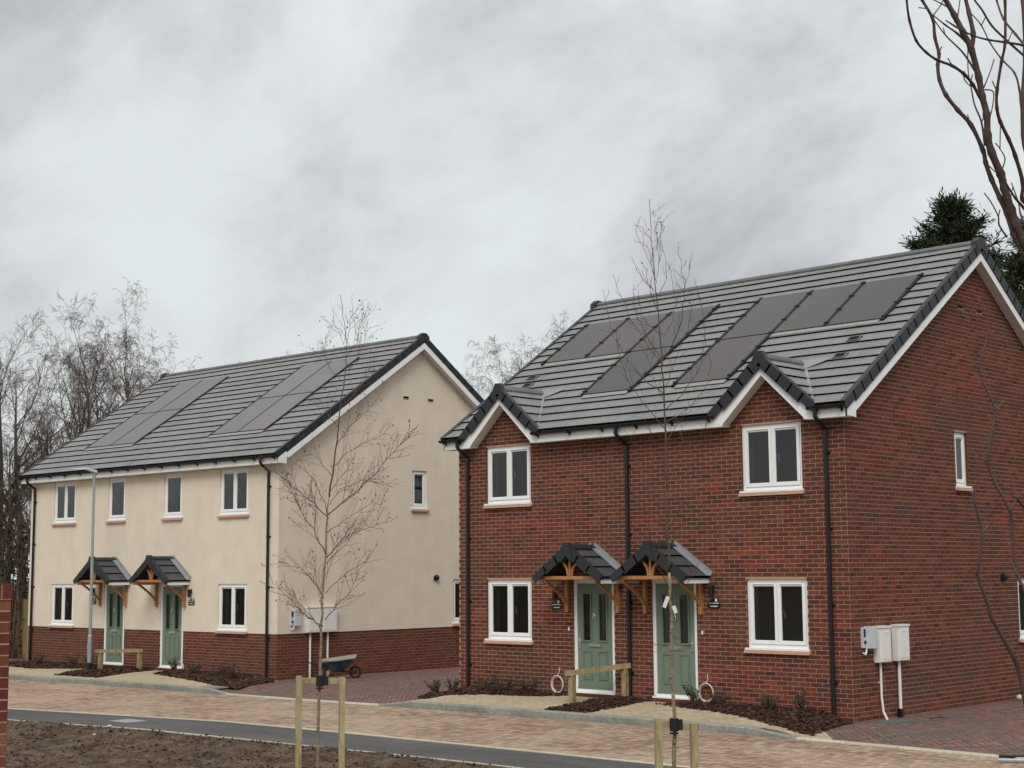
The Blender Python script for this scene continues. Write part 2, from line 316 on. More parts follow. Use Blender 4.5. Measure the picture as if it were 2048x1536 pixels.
# block paving ---------------------------------------------------------------
def pave_blocks(parent, region, bounds, zf, mat_, ang, name='paver', maxn=300, gap=.009, clips=None, herr=True, lw=(.2, .1), z_=0.):
    x0, x1, y0, y1 = bounds; c, s_ = math.cos(ang), math.sin(ang); l, wd = lw
    D = math.hypot(x1 - x0, y1 - y0) / 2 + .5; cxm, cym = (x0 + x1) / 2, (y0 + y1) / 2
    items = []; n = int(D / wd) + 2
    if herr:
        for i in range(-n, n):
            for j in range(-n, n):
                k = (i + j) % 4
                ux, uy = i * wd, j * wd
                q = (i - j) % 4
                if q == 0: r = (ux, uy, ux + 2 * wd, uy + wd, 0)
                elif q == 2 and False: r = None
                elif q == 3: r = (ux, uy, ux + wd, uy + 2 * wd, 1)
                else: continue
                items.append(r)
    else:
        nj = int(D / wd) + 2; ni = int(D / l) + 2
        for j in range(-nj, nj):
            for i in range(-ni, ni):
                ox = i * l + (l / 2 if j % 2 else 0)
                items.append((ox, j * wd, ox + l, j * wd + wd, 0))
    full = []; big = MB(); hg = gap / 2
    for a0, b0, a1, b1, o_ in items:
        mxx, myy = (a0 + a1) / 2, (b0 + b1) / 2
        X = cxm + c * mxx - s_ * myy; Y = cym + s_ * mxx + c * myy
        if not (x0 - .3 < X < x1 + .3 and y0 - .3 < Y < y1 + .3): continue
        poly = [(cxm + c * u - s_ * v, cym + s_ * u + c * v) for u, v in ((a0 + hg, b0 + hg), (a1 - hg, b0 + hg), (a1 - hg, b1 - hg), (a0 + hg, b1 - hg))]
        A = area(poly); p2 = region(poly, X, Y)
        if area(p2) < .002: continue
        z = zf(X, Y); dz = random.uniform(-.0015, .0015)
        if area(p2) > .995 * A and inframe((X, Y, z), 0): full.append((proj((X, Y, z))[2], X, Y, z + dz, o_, p2))
        else: blk(big, p2, zf, dz)
    full.sort(key=lambda t: t[0])
    me = MB(); me.box((-l / 2 + hg, -wd / 2 + hg, -.02), (l / 2 - hg, wd / 2 - hg, 0), skip=(0,)); me = me.mesh(name, mat_)
    for d_, X, Y, z, o_, p2 in full[:maxn]:
        e_ = .02; nx = (zf(X + e_, Y) - zf(X - e_, Y)) / (2 * e_); ny_ = (zf(X, Y + e_) - zf(X, Y - e_)) / (2 * e_)
        nrm = Vector((-nx, -ny_, 1)).normalized(); q = Vector((0, 0, 1)).rotation_difference(nrm).to_matrix().to_4x4()
        single(name, me, parent, Matrix.Translation((X, Y, z)) @ q @ Matrix.Rotation(ang + (PI / 2 if o_ else 0), 4, 'Z'))
    for d_, X, Y, z, o_, p2 in full[maxn:]: blk(big, p2, zf, random.uniform(-.0015, .0015))
    if big.f: big.build(name + 's', mat_, parent, kind='stuff')
def blk(b, poly, zf, dz):
    n = len(poly); vs = [(x, y, zf(x, y) + dz - .02) for x, y in poly] + [(x, y, zf(x, y) + dz) for x, y in poly]
    b.add(vs, [tuple(range(n, 2 * n))] + [(k, (k + 1) % n, n + (k + 1) % n, n + k) for k in range(n)], 0, random.random())
def below(poly, f, X, off=0.):        # keep the part with y < f(x)+off
    y0, y1 = f(X - .2) + off, f(X + .2) + off; m = (y1 - y0) / .4
    return clip(poly, (-m, 1), y0 - m * (X - .2))
def above(poly, f, X, off=0.):
    y0, y1 = f(X - .2) + off, f(X + .2) + off; m = (y1 - y0) / .4
    return clip(poly, (m, -1), -(y0 - m * (X - .2)))
pave_blocks(road, lambda p, X, Y: above(below(p, yk, X, -.03), yfar, X, .06), (-30, 8, -6.6, -.7), lambda x, y: G(x) + RD, MT['paver'], math.radians(2))
pave_blocks(drive_r, lambda p, X, Y: clip(above(p, yk, X, .1), (-1, 0), -.012), (.0, 9, -2.4, 9), Zd, MT['paver_red'], math.radians(45))
def reg_m(p, X, Y):
    p = above(p, yk, X, .1)
    if X < -14: p = clip(p, (-1, -.3), 16.9 + .0)
    return clip(p, (1, 0), -9.02) if Y > -.2 else clip(clip(p, (1, .0), -8.8), (1, -.45), -8.93 )
pave_blocks(drive_m, reg_m, (-17.4, -8.9, -1.7, 12), Zd, MT['paver_red'], math.radians(45))
pave_blocks(drive_l, lambda p, X, Y: clip(above(p, yk, X, .3), (1, 0), -28.1), (-33, -28, -1.5, 5), lambda x, y: G(x) - .012, MT['paver_red'], math.radians(45))
def reg_p(p, X, Y):
    if X > -9.3: return clip(below(above(p, yk, X, .13), wallbase, X, -.005), (1, .9), .05 - 1.3 * .9 + .3) if X > -1.2 else (below(above(p, yk, X, .13), wallbase, X, -.005) if X > -8.9 else clip(below(above(p, yk, X, .13), wallbase, X, -.005), (-1, .45), 8.9))
    if X < -15.6:
        q = below(above(p, yk, X, .13), wallbase, X, -.005); return clip(q, (1, .3), -16.95 + .3) if X > -18 else q
    return []
pave_blocks(pave, reg_p, (-28, .3, -1.8, 1.8), lambda x, y: Zp(x, y), MT['paver_pave'], 0.0, herr=False)
# kerbs ---------------------------------------------------------------------
kerb = MB(); kerb.add([(-28, yk(-28) + .02, -.4), (-27, yk(-27) + .02, -.4), (-27, yk(-27) + .1, -.4)], [(0, 1, 2)])
kerb = kerb.build('kerb', MT['kerb'], kind='structure')
def kerb_run(x0, x1, h0=.0, drop0=False, drop1=False, mat_='kerb', width=.125):
    n = max(1, round((x1 - x0) / .915))
    for i in range(n):
        a_ = x0 + (x1 - x0) * i / n + .004; b_ = x0 + (x1 - x0) * (i + 1) / n - .004
        ta = h0 - (.095 if drop0 and i == 0 else 0); tb = h0 - (.095 if drop1 and i == n - 1 else 0)
        m = MB(); vs = []
        for x, t in ((a_, ta), (b_, tb)):
            y = yk(x); g_ = G(x)
            vs += [(x, y, g_ - .25), (x, y + .002, g_ + t - .025), (x, y + .02, g_ + t), (x, y + width, g_ + t), (x, y + width, g_ - .25)]
        m.add(vs, [(0, 1, 2, 3, 4), (9, 8, 7, 6, 5)] + [(k, k + 5, (k + 1) % 5 + 5, (k + 1) % 5) for k in range(5)], 0, random.random())
        m.build('kerb_stone', MT[mat_], kerb)
kerb_run(-30, -15.6, .004, drop1=True); kerb_run(-15.6, -9.6, -.092, mat_='edging', width=.1); kerb_run(-9.6, -.0, .004, drop0=True, drop1=True); kerb_run(0., 9, -.092, mat_='edging', width=.1)
def strip(name, pts, w_, h, z0f, mat_, seg=.9, parent=None):
    b = MB()
    for (xa, ya), (xb, yb) in zip(pts, pts[1:]):
        L_ = math.hypot(xb - xa, yb - ya); n = max(1, round(L_ / seg))
        for i in range(n):
            t0 = i / n; t1 = (i + 1) / n - .006 / L_ * 1
            p = Vector((xa + (xb - xa) * t0, ya + (yb - ya) * t0, 0)); q = Vector((xa + (xb - xa) * t1, ya + (yb - ya) * t1, 0))
            d = (q - p).normalized(); s_ = Vector((-d.y, d.x, 0)) * w_ / 2
            vs = []
            for c_ in (p, q):
                z = z0f(c_.x, c_.y); vs += [tuple(c_ - s_ + Vector((0, 0, z - .05))), tuple(c_ + s_ + Vector((0, 0, z - .05))), tuple(c_ + s_ + Vector((0, 0, z + h))), tuple(c_ - s_ + Vector((0, 0, z + h)))]
            b.add(vs, [(0, 3, 2, 1), (4, 5, 6, 7), (0, 1, 5, 4), (1, 2, 6, 5), (2, 3, 7, 6), (3, 0, 4, 7)], 0, random.random())
    return b
edge1 = strip('e', [(x, yfar(x)) for x in fr(-30, 14, 11)], .1, .0, lambda x, y: G(x) + RD + .022, MT['edging']); edge1.build('path_edging', MT['edging'], kind='structure')
edge2 = strip('e', [(x, ynear(x)) for x in fr(-30, 14, 11)], .06, .0, lambda x, y: G(x) + RD + .026, MT['edging']); edge2.build('path_edging', MT['edging'], kind='structure')
# mud -----------------------------------------------------------------------
def fbm(x, y, z=0.): return noise.fractal(Vector((x, y, z)), 1.0, 2.1, 5, noise_basis='PERLIN_ORIGINAL')
b = MB(); nx, ny = 350, 120; X0, X1 = -17., 5.
for i in range(nx + 1):
    x = X0 + (X1 - X0) * i / nx
    for j in range(ny + 1):
        t = j / ny; y = ynear(x) - .02 - 6.2 * t
        h = .05 * fbm(x * 2.2, y * 2.2) + .05 * abs(fbm(x * 6, y * 6, 3.)) + .03 * abs(noise.noise(Vector((x * 19, y * 19, 5.)))) + .05 * max(0, noise.noise(Vector((x * 1.1, y * 1.1, 9.))))
        h = h * min(1., .25 + t * 8) + .02
        b.v.append((x, y, G(x) + RD + h - .005))
for i in range(nx):
    for j in range(ny):
        q = i * (ny + 1) + j; b.f.append((q + 1, q + ny + 2, q + ny + 1, q)); b.m.append(0); b.r.append(0.)
b.build('bare_soil', MT['mud'], smooth=True, kind='structure')
b = MB()
b.add([(-60, -60, -.24), (40, -60, -.24), (40, -7.1, -.24), (-60, -7.1, -.24)], [(0, 1, 2, 3)]); b.build('soil_base', MT['mud'], kind='structure')
def rock(b, c, r, rnd, sq=.7):
    vs = []
    for th in (0, 1, 2, 3, 4, 5):
        a_ = th * PI / 3 + random.random() * .5; rr = r * random.uniform(.7, 1.15)
        vs.append((c[0] + rr * math.cos(a_), c[1] + rr * math.sin(a_), c[2] + r * sq * random.uniform(-.2, .25)))
    vs += [(c[0] + r * .2, c[1], c[2] + r * sq), (c[0], c[1], c[2] - r * sq)]
    b.add(vs, [(k, (k + 1) % 6, 6) for k in range(6)] + [((k + 1) % 6, k, 7) for k in range(6)], 0, rnd)
b = MB()
for _ in range(9000):
    x = random.uniform(-15, 2); t = random.random(); y = ynear(x) - .15 - 5.5 * t
    rock(b, (x, y, G(x) + RD + .02 + .05 * random.random()), random.choice((.008, .010, .014, .018, .024, .034)) * random.uniform(.7, 1.3), random.random())
b.build('soil_clods', MT['mud'], kind='stuff')
for (x, y, r, lb) in ((-9.64, -7.62, .05, 'pale stone lying at the edge of the bare soil beside the tarmac path'), (-8.5, -8.6, .035, 'small white stone lying out on the dark bare soil')):
    b = MB(); rock(b, (x, y, G(x) + RD + .05), r, .5); b.build('stone', MT['stone'], label=lb, cat='stone')
b = MB(); P = (-10.75, -6.55)
b.box((P[0] - .3, P[1] - .22, G(P[0]) + RD + .012), (P[0] + .3, P[1] + .22, G(P[0]) + RD + .022)); b.box((P[0] - .26, P[1] - .18, G(P[0]) + RD + .022), (P[0] + .26, P[1] + .18, G(P[0]) + RD + .025))
b.build('inspection_cover', MT['coverpale'], label='pale rectangular inspection cover set in the dark tarmac footpath', cat='manhole cover')
b = MB(); b.box((-16.9, -.95 + .17, G(-16.5) - .01), (-16.2, -.95 + .52, G(-16.5) + .012));
for i in range(8): b.box((-16.86 + i * .085, -.76, G(-16.5) + .012), (-16.82 + i * .085, -.45, G(-16.5) + .02))
b.build('drain_grate', MT['coverpale'], label='small grate in the sandy paving near the dropped kerb by the cream house', cat='drain cover')
b = MB(); b.box((.16, .3, -.012), (.55, .95, .0)); b.box((.2, .34, .0), (.51, .91, .004)); b.build('drain_cover', MT['iron'], label='flat greenish drain cover in the driveway below the white meter boxes', cat='drain cover')
b = MB(); b.tube([(.62, 1.3, .01), (.75, 1.38, .03), (.86, 1.5, .012)], [.012, .01, .006], 5); b.tube([(.75, 1.38, .03), (.78, 1.4, .08)], .006, 4)
b.build('twig', MT['bark_dark'], label='dark twig lying on the red driveway beside the brick side wall', cat='twig')
b = MB()
for i in range(9):
    a_ = i / 8 * PI - PI / 2
rows = []; n = 12
vs = []; fs = []
for i in range(7):
    ph = -PI / 2 + PI * i / 6
    for k in range(n): t = 2 * PI * k / n; vs.append((.14 + .06 * math.cos(ph) * math.cos(t), 5.6 + .06 * math.cos(ph) * math.sin(t), .055 + .052 * math.sin(ph)))
for i in range(6):
    for k in range(n): fs.append((i * n + k, i * n + (k + 1) % n, (i + 1) * n + (k + 1) % n, (i + 1) * n + k))
b.add(vs, fs); b.build('stone', MT['stone'], smooth=True, label='round pale stone on the driveway at the foot of the brick side wall', cat='stone')
for k, (p, q, r_, lb) in enumerate([(Vector((3.45, -2.02, -.085)), Vector((5.2, -.9, -.085)), .022, 'thin dark pipe lying on the dropped kerb edging at the drive'), (Vector((3.62, -2.4, -.095)), Vector((5.4, -1.2, -.095)), .03, 'thicker grey pipe lying on the road beside the thin dark one')]):
    b = MB(); b.tube([p, q], r_, 8); b.build('pipe', MT['black'] if k == 0 else MT['steel'], label=lb, cat='pipe')
# ================================================================== houses
FRONT = Matrix(((1, 0, 0, 0), (0, -1, 0, 0), (0, 0, 1, 0), (0, 0, 0, 1)))            # (along, out, up) on the front wall
SIDE = Matrix(((0, 1, 0, 0), (1, 0, 0, 0), (0, 0, 1, 0), (0, 0, 0, 1)))              # on the right gable wall
def LEFTM(Lx): return Matrix(((0, -1, 0, -Lx), (1, 0, 0, 0), (0, 0, 1, 0), (0, 0, 0, 1)))
def wall_face(b, a0, a1, c0, c1, ops, out=0., depth=.12, mat_=0, rev=1, top=None):
    """flat wall with rectangular openings and reveals; top = [(a,c)..] apex polygon on top edge"""
    xs = sorted({a0, a1, *[v for o in ops for v in o[:2]]}); zs = sorted({c0, c1, *[v for o in ops for v in o[2:4]]})
    for i in range(len(xs) - 1):
        for j in range(len(zs) - 1):
            mx_, mz = (xs[i] + xs[i + 1]) / 2, (zs[j] + zs[j + 1]) / 2
            if any(o[0] < mx_ < o[1] and o[2] < mz < o[3] for o in ops): continue
            b.add([(xs[i], out, zs[j]), (xs[i + 1], out, zs[j]), (xs[i + 1], out, zs[j + 1]), (xs[i], out, zs[j + 1])], [(3, 2, 1, 0)], mat_)
    for o in ops:
        x0, x1, z0, z1 = o[:4]; I = out - depth
        b.add([(x0, out, z0), (x0, out, z1), (x0, I, z1), (x0, I, z0)], [(0, 1, 2, 3)], rev)
        b.add([(x1, out, z0), (x1, out, z1), (x1, I, z1), (x1, I, z0)], [(3, 2, 1, 0)], rev)
        if z0 > c0 + .002: b.add([(x0, out, z0), (x1, out, z0), (x1, I, z0), (x0, I, z0)], [(3, 2, 1, 0)], rev)
        if z1 < c1 - .002: b.add([(x0, out, z1), (x1, out, z1), (x1, I, z1), (x0, I, z1)], [(0, 1, 2, 3)], rev)
    if top: b.add([(p[0], out, p[1]) for p in top], [tuple(reversed(range(len(top))))], mat_)
BH = .075; BL = .225; J = .0115
def bricks(root, frame, rotz, a0, a1, c0, c1, ops, limit=None, stepout=.0035, matn='brick', phase=0, mbig=None, pool=None, anchor=0., Wm=None):
    """stretcher bond; limit(c)->(lo,hi); whole bricks go to pool, cut ones to mbig"""
    n = int(round((c1 - c0) / BH))
    for r in range(n):
        zl = c0 + r * BH + J / 2; zh = zl + BH - J
        lo, hi = (a0, a1) if limit is None else limit(zh)
        if hi - lo < .05: continue
        iv = [(lo, hi)]
        for o in ops:
            if o[2] < zh - .01 and o[3] > zl + .01:
                nv = []
                for u, v in iv:
                    if o[1] <= u or o[0] >= v: nv.append((u, v)); continue
                    if o[0] > u: nv.append((u, o[0]))
                    if o[1] < v: nv.append((o[1], v))
                iv = nv
        off = anchor + ((r + phase) % 2) * BL / 2
        for u, v in iv:
            k = math.floor((u - off) / BL)
            while off + k * BL < v:
                p = max(u, off + k * BL + J / 2); q = min(v, off + (k + 1) * BL - J / 2); k += 1
                if q - p < .028: continue
                d = random.uniform(-.0012, .0012)
                if q - p > BL - J - .002 and pool is not None: pool.append((frame, rotz, (p + q) / 2, zl, stepout + d, matn))
                else: mbig.box((p, 0, zl), (q, stepout + d, zh), 0, random.random(), skip=(3 if False else 2,))
def place_bricks(root, pool, mbig_by, nsingle=300, matn='brick'):
    Wm = root_matrix(root)
    sc_ = []
    for it in pool:
        P = Wm @ (it[0] @ Vector((it[2], 0, it[3] + .03)))
        x, y, z = proj(P); vis = 0 < x < 2048 and 0 < y < 1536
        nrm = (Wm.to_3x3() @ (it[0].to_3x3() @ Vector((0, 1, 0)))).normalized(); fc = abs(nrm.dot((CAM - P).normalized()))
        sc_.append((0 if vis else 1, z / max(.3, fc), it))
    sc_.sort(key=lambda t: (t[0], t[1]))
    me = {}
    for i, (nv, d, it) in enumerate(sc_):
        fm, rz, ac, zl, so, mn = it
        if i < nsingle and not nv:
            if mn not in me:
                m = MB(); m.box((-(BL - J) / 2, -.0035, 0), ((BL - J) / 2, 0, BH - J), skip=(4,)); me[mn] = m.mesh('brick', MT[mn])
            o = single('brick', me[mn], root, Matrix.Translation(fm @ Vector((ac, so - .0035, zl))) @ Matrix.Rotation(rz, 4, 'Z'))
        else:
            mb = mbig_by[(mn, rz)]; mb.box((ac - (BL - J) / 2, 0, zl), (ac + (BL - J) / 2, so, zl + BH - J), 0, random.random(), skip=(2,))
def root_matrix(root): return Matrix.Translation(root.location) @ Matrix.Rotation(root.rotation_euler.z, 4, 'Z')
# ---- windows and doors: built in (along, out, up) with along centred at 0, up from the sill
def window(root, frame, a0, a1, c0, c1, two=True, dep=.035, handle=True, room=True, sillm='sill', depth=2.6):
    Mx = frame @ Matrix.Translation((a0, 0, c0)); W = a1 - a0; H = c1 - c0
    b = MB(Mx); f = .052; I = -dep; cz = .035
    # outer frame
    for lo, hi in (((0, I - .07, cz), (f, I, H)), ((W - f, I - .07, cz), (W, I, H)), ((f, I - .07, H - f), (W - f, I, H)), ((f, I - .07, cz), (W - f, I, cz + f + .01))): b.box(lo, hi)
    if two: b.box((W / 2 - .03, I - .07, cz + f), (W / 2 + .03, I - .004, H - f))
    b.box((-.02, I - .06, 0), (W + .02, .045, cz)) if False else b.box((.004, I - .06, .004), (W - .004, .03, cz))
    wn = b.build('window', MT['white'], root)
    n = 2 if two else 1; gap = .007
    for k in range(n):
        s0 = f + .004 if k == 0 else W / 2 + gap / 2; s1 = (W / 2 - gap / 2) if (two and k == 0) else W - f - .004
        z0 = cz + f + .014; z1 = H - f - .004; t = .056
        s = MB(Mx); O = I + .016
        for lo, hi in (((s0, I - .05, z0), (s0 + t, O, z1)), ((s1 - t, I - .05, z0), (s1, O, z1)), ((s0 + t, I - .05, z0), (s1 - t, O, z0 + t)), ((s0 + t, I - .05, z1 - t), (s1 - t, O, z1))): s.box(lo, hi)
        # glazing bead
        q0, q1, r0, r1 = s0 + t, s1 - t, z0 + t, z1 - t
        for lo, hi in (((q0, I - .03, r0), (q0 + .008, I + .006, r1)), ((q1 - .008, I - .03, r0), (q1, I + .006, r1)), ((q0, I - .03, r0), (q1, I + .006, r0 + .008)), ((q0, I - .03, r1 - .008), (q1, I + .006, r1))): s.box(lo, hi)
        s.build('sash', MT['white'], wn)
        p = MB(Mx); p.add([(q0, I - .012, r0), (q1, I - .012, r0), (q1, I - .012, r1), (q0, I - .012, r1)], [(3, 2, 1, 0)]); p.build('pane', MT['glass'], wn)
        v = MB(Mx); v.box((s0 + .06, O, z1 - .03), (s1 - .06, O + .012, z1 - .012)); v.box((s0 + .065, O + .003, z1 - .036), (s1 - .065, O + .009, z1 - .03), 1); v.build('trickle_vent', [MT['white'], MT['lead']], wn)
        if handle and k == n - 1:
            h = MB(Mx); zc_ = (z0 + z1) / 2 - .06
            h.tube([(s0 + .05, I - .07, zc_ + .12), (s0 + .075, I - .075, zc_ + .08), (s0 + .085, I - .08, zc_), (s0 + .08, I - .08, zc_ - .03)], [.012, .011, .009, .008], 6); h.build('window_handle', MT['white'], wn)
    s = MB(Mx)
    s.add([(-.045, 0, -.045), (W + .045, 0, -.045), (W + .045, .065, -.055), (-.045, .065, -.055), (-.045, 0, .006), (W + .045, 0, .006), (W + .045, .065, -.014), (-.045, .065, -.014)], BOXF)
    s.box((-.04, .0, .002), (W + .04, .05, .026), 1) if False else None
    s.build('window_sill', [MT[sillm], MT['white']], wn)
    s = MB(Mx); s.box((-.03, 0, -.0), (W + .03, .048, .036)); s.build('cill', MT['white'], wn)
    if room:
        r = MB(Mx); D0 = I - .07; D1 = D0 - .22; e_ = .02
        # plastered reveal, then a dim empty room
        for vs in ([(e_, D0, .05), (e_, D1, .05), (e_, D1, H), (e_, D0, H)], [(W - e_, D0, .05), (W - e_, D1, .05), (W - e_, D1, H), (W - e_, D0, H)], [(0, D0, H - e_), (W, D0, H - e_), (W, D1, H - e_), (0, D1, H - e_)], [(0, D0, .06), (W, D0, .06), (W, D1, .06), (0, D1, .06)]):
            r.add(vs, [(0, 1, 2, 3)], 0)
        wx = .55; D2 = D1 - depth; zb = -.9; zt = H + .3
        r.add([(-wx, D1, zb), (-wx, D2, zb), (-wx, D2, zt), (-wx, D1, zt)], [(0, 1, 2, 3)], 1); r.add([(W + wx, D1, zb), (W + wx, D2, zb), (W + wx, D2, zt), (W + wx, D1, zt)], [(0, 1, 2, 3)], 1)
        r.add([(-wx, D2, zb), (W + wx, D2, zb), (W + wx, D2, zt), (-wx, D2, zt)], [(0, 1, 2, 3)], 1); r.add([(-wx, D1, zb), (W + wx, D1, zb), (W + wx, D2, zb), (-wx, D2, zb)], [(0, 1, 2, 3)], 2); r.add([(-wx, D1, zt), (W + wx, D1, zt), (W + wx, D2, zt), (-wx, D2, zt)], [(0, 1, 2, 3)], 1)
        for u0, u1, w0, w1 in ((-wx, 0, zb, zt), (W, W + wx, zb, zt), (0, W, zb, .05), (0, W, H, zt)): r.add([(u0, D1, w0), (u1, D1, w0), (u1, D1, w1), (u0, D1, w1)], [(0, 1, 2, 3)], 1)
        r.build('room_interior', [MT['plaster'], MT['room'], MT['room']], wn)
    return wn
def door(root, a0, a1, c0, c1, hand, box=True):
    Mx = FRONT @ Matrix.Translation((a0, 0, c0)); W = a1 - a0; H = c1 - c0; f = .07; I = -.03
    b = MB(Mx)
    for lo, hi in (((0, I - .07, 0), (f, I + .01, H)), ((W - f, I - .07, 0), (W, I + .01, H)), ((f, I - .07, H - f), (W - f, I + .01, H)), ((f, I - .07, 0), (W - f, I + .03, .045))): b.box(lo, hi)
    b.box((-.0, -.03, -.03), (W, .035, 0))
    b.build('door_frame', MT['white'], root)
    d = MB(Mx); x0, x1, z0, z1 = f + .004, W - f - .004, .05, H - f - .004; w = x1 - x0
    gl = [(x0 + .17 * w, x0 + .375 * w, z0 + .46 * (z1 - z0), z0 + .90 * (z1 - z0)), (x0 + .625 * w, x0 + .83 * w, z0 + .46 * (z1 - z0), z0 + .90 * (z1 - z0))]
    T = MB(Mx); wall_face(T, x0, x1, z0, z1, gl, out=I - .01, depth=.03, rev=0)
    for q in gl:      # raised mouldings round the glass
        for lo, hi in (((q[0] - .028, I - .01, q[2] - .028), (q[0] - .002, I + .008, q[3] + .028)), ((q[1] + .002, I - .01, q[2] - .028), (q[1] + .028, I + .008, q[3] + .028)), ((q[0] - .002, I - .01, q[3] + .002), (q[1] + .002, I + .008, q[3] + .028)), ((q[0] - .002, I - .01, q[2] - .028), (q[1] + .002, I + .012, q[2] - .002))): T.box(lo, hi)
    for u in (.15, .60):
        u0, u1, v0, v1 = x0 + u * w, x0 + (u + .25) * w, z0 + .09 * (z1 - z0), z0 + .36 * (z1 - z0)
        for lo, hi in (((u0, I - .01, v0), (u0 + .014, I + .004, v1)), ((u1 - .014, I - .01, v0), (u1, I + .004, v1)), ((u0, I - .01, v1 - .016), (u1, I + .006, v1)), ((u0, I - .01, v0), (u1, I + .006, v0 + .018))): T.box(lo, hi)
        T.box((u0 + .035, I - .01, v0 + .04), (u1 - .035, I - .003, v1 - .04))
    T.box((x0, I - .01, z0), (x1, I + .015, z0 + .03))
    dr = T.build('door', MT['door'], root)
    for q in gl:
        p = MB(Mx); p.add([(q[0], I - .02, q[2]), (q[1], I - .02, q[2]), (q[1], I - .02, q[3]), (q[0], I - .02, q[3])], [(3, 2, 1, 0)]); p.build('pane', MT['glass'], dr)
        p = MB(Mx); p.box((q[0] - .02, I - .5, q[2] - .02), (q[1] + .02, I - .042, q[3] + .02), skip=(4,)); p.build('hall_interior', MT['room'], dr)
    p = MB(Mx); zc_ = z0 + .40 * (z1 - z0); p.box((W / 2 - .14, I - .01, zc_), (W / 2 + .14, I + .014, zc_ + .055)); p.box((W / 2 - .12, I + .014, zc_ + .012), (W / 2 + .12, I + .02, zc_ + .045)); p.build('letterbox', MT['chrome'], dr)
    p = MB(Mx); hx = x0 + .055 if hand < 0 else x1 - .055; hz = z0 + .445 * (z1 - z0)
    p.box((hx - .018, I - .01, hz - .12), (hx + .018, I + .006, hz + .1)); p.tube([(hx, I + .006, hz + .03), (hx, I + .045, hz + .03), (hx - hand * .11, I + .05, hz + .03)], .009, 6); p.build('door_handle', MT['chrome'], dr)
    p = MB(Mx); kz = z0 + .69 * (z1 - z0); p.box((W / 2 - .02, I - .01, kz + .03), (W / 2 + .02, I + .02, kz + .06))
    p.tube([(W / 2 + .033 * math.sin(t * PI / 6), I + .022, kz - .01 + .045 * math.cos(t * PI / 6)) for t in range(13)], .007, 5); p.build('door_knocker', MT['chrome'], dr)
# ---- roofs: frame (x, s, n): x along ridge, s up the slope, n out of the roof
def roofM(origin, xdir, sdir):
    x = Vector(xdir).normalized(); s_ = Vector(sdir).normalized(); n = x.cross(s_)
    if n.z < 0: n = -n
    m = Matrix((x, s_, n)).transposed().to_4x4(); m.translation = Vector(origin); return m
TT = .034
def tile_piece(b, poly, s0, gauge, rnd, lift=TT, thin=.016):
    """wedge laid on the deck: lower edge lifted, front edge painted dark for its uncoated cut and the course shadow"""
    def n_at(s): return .012 + lift * max(0., min(1., (s0 + gauge + .02 - s) / (gauge + .02)))
    n = len(poly); vs = [(x, s, n_at(s)) for x, s in poly] + [(x, s, n_at(s) - thin) for x, s in poly]
    fs = [tuple(range(n))]; ms = [0]
    for k in range(n):
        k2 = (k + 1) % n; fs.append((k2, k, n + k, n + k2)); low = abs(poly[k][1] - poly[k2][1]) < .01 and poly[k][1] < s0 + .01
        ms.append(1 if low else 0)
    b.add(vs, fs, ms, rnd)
def tiles(rf, RM, x0, x1, s1, gauge, keep, nsingle, W, mats, tw=.3, gap=.004, fade=True, parentM=None):
    nr = int(round(s1 / gauge)); nc = int(math.ceil((x1 - x0) / tw)); pool = []; big = MB(RM)
    for r in range(nr):
        s0 = r * gauge; off = (tw / 2 if r % 2 else 0)
        for c in range(-1, nc + 1):
            a_ = x0 + c * tw + off + gap / 2; b_ = a_ + tw - gap
            a_ = max(a_, x0); b_ = min(b_, x1)
            if b_ - a_ < .02: continue
            full = [(a_, s0), (b_, s0), (b_, s0 + gauge - .002), (a_, s0 + gauge - .002)]
            for poly in keep(full, (a_ + b_) / 2, s0 + gauge / 2):
                if area(poly) < .0015: continue
                if area(poly) > .999 * tw * gauge * (1 - gap / tw) * .99 and len(poly) == 4 and abs(b_ - a_ - (tw - gap)) < 1e-6: pool.append((a_, s0))
                else: tile_piece(big, poly, s0, gauge, random.random())
    sc_ = []
    for a_, s0 in pool:
        P = W @ (RM @ Vector((a_ + tw / 2, s0 + gauge / 2, 0))); x, y, z = proj(P)
        sc_.append(((0 if 0 < x < 2048 and 0 < y < 1536 else 1e4) + z, a_, s0))
    sc_.sort()
    if nsingle:
        m = MB(); tile_piece(m, [(0, 0), (tw - gap, 0), (tw - gap, gauge - .002), (0, gauge - .002)], 0, gauge, 0.); me = m.mesh('roof_tile', mats)
        for z, a_, s0 in sc_[:nsingle]:
            if z > 5e3: break
            single('roof_tile', me, rf, RM @ Matrix.Translation((a_, s0, random.uniform(-.001, .001))))
    for z, a_, s0 in sc_[nsingle:]: tile_piece(big, [(a_, s0), (a_ + tw - gap, s0), (a_ + tw - gap, s0 + gauge - .002), (a_, s0 + gauge - .002)], s0, gauge, random.random())
    if big.f: big.build('roof_tiles', mats, rf, kind='stuff')
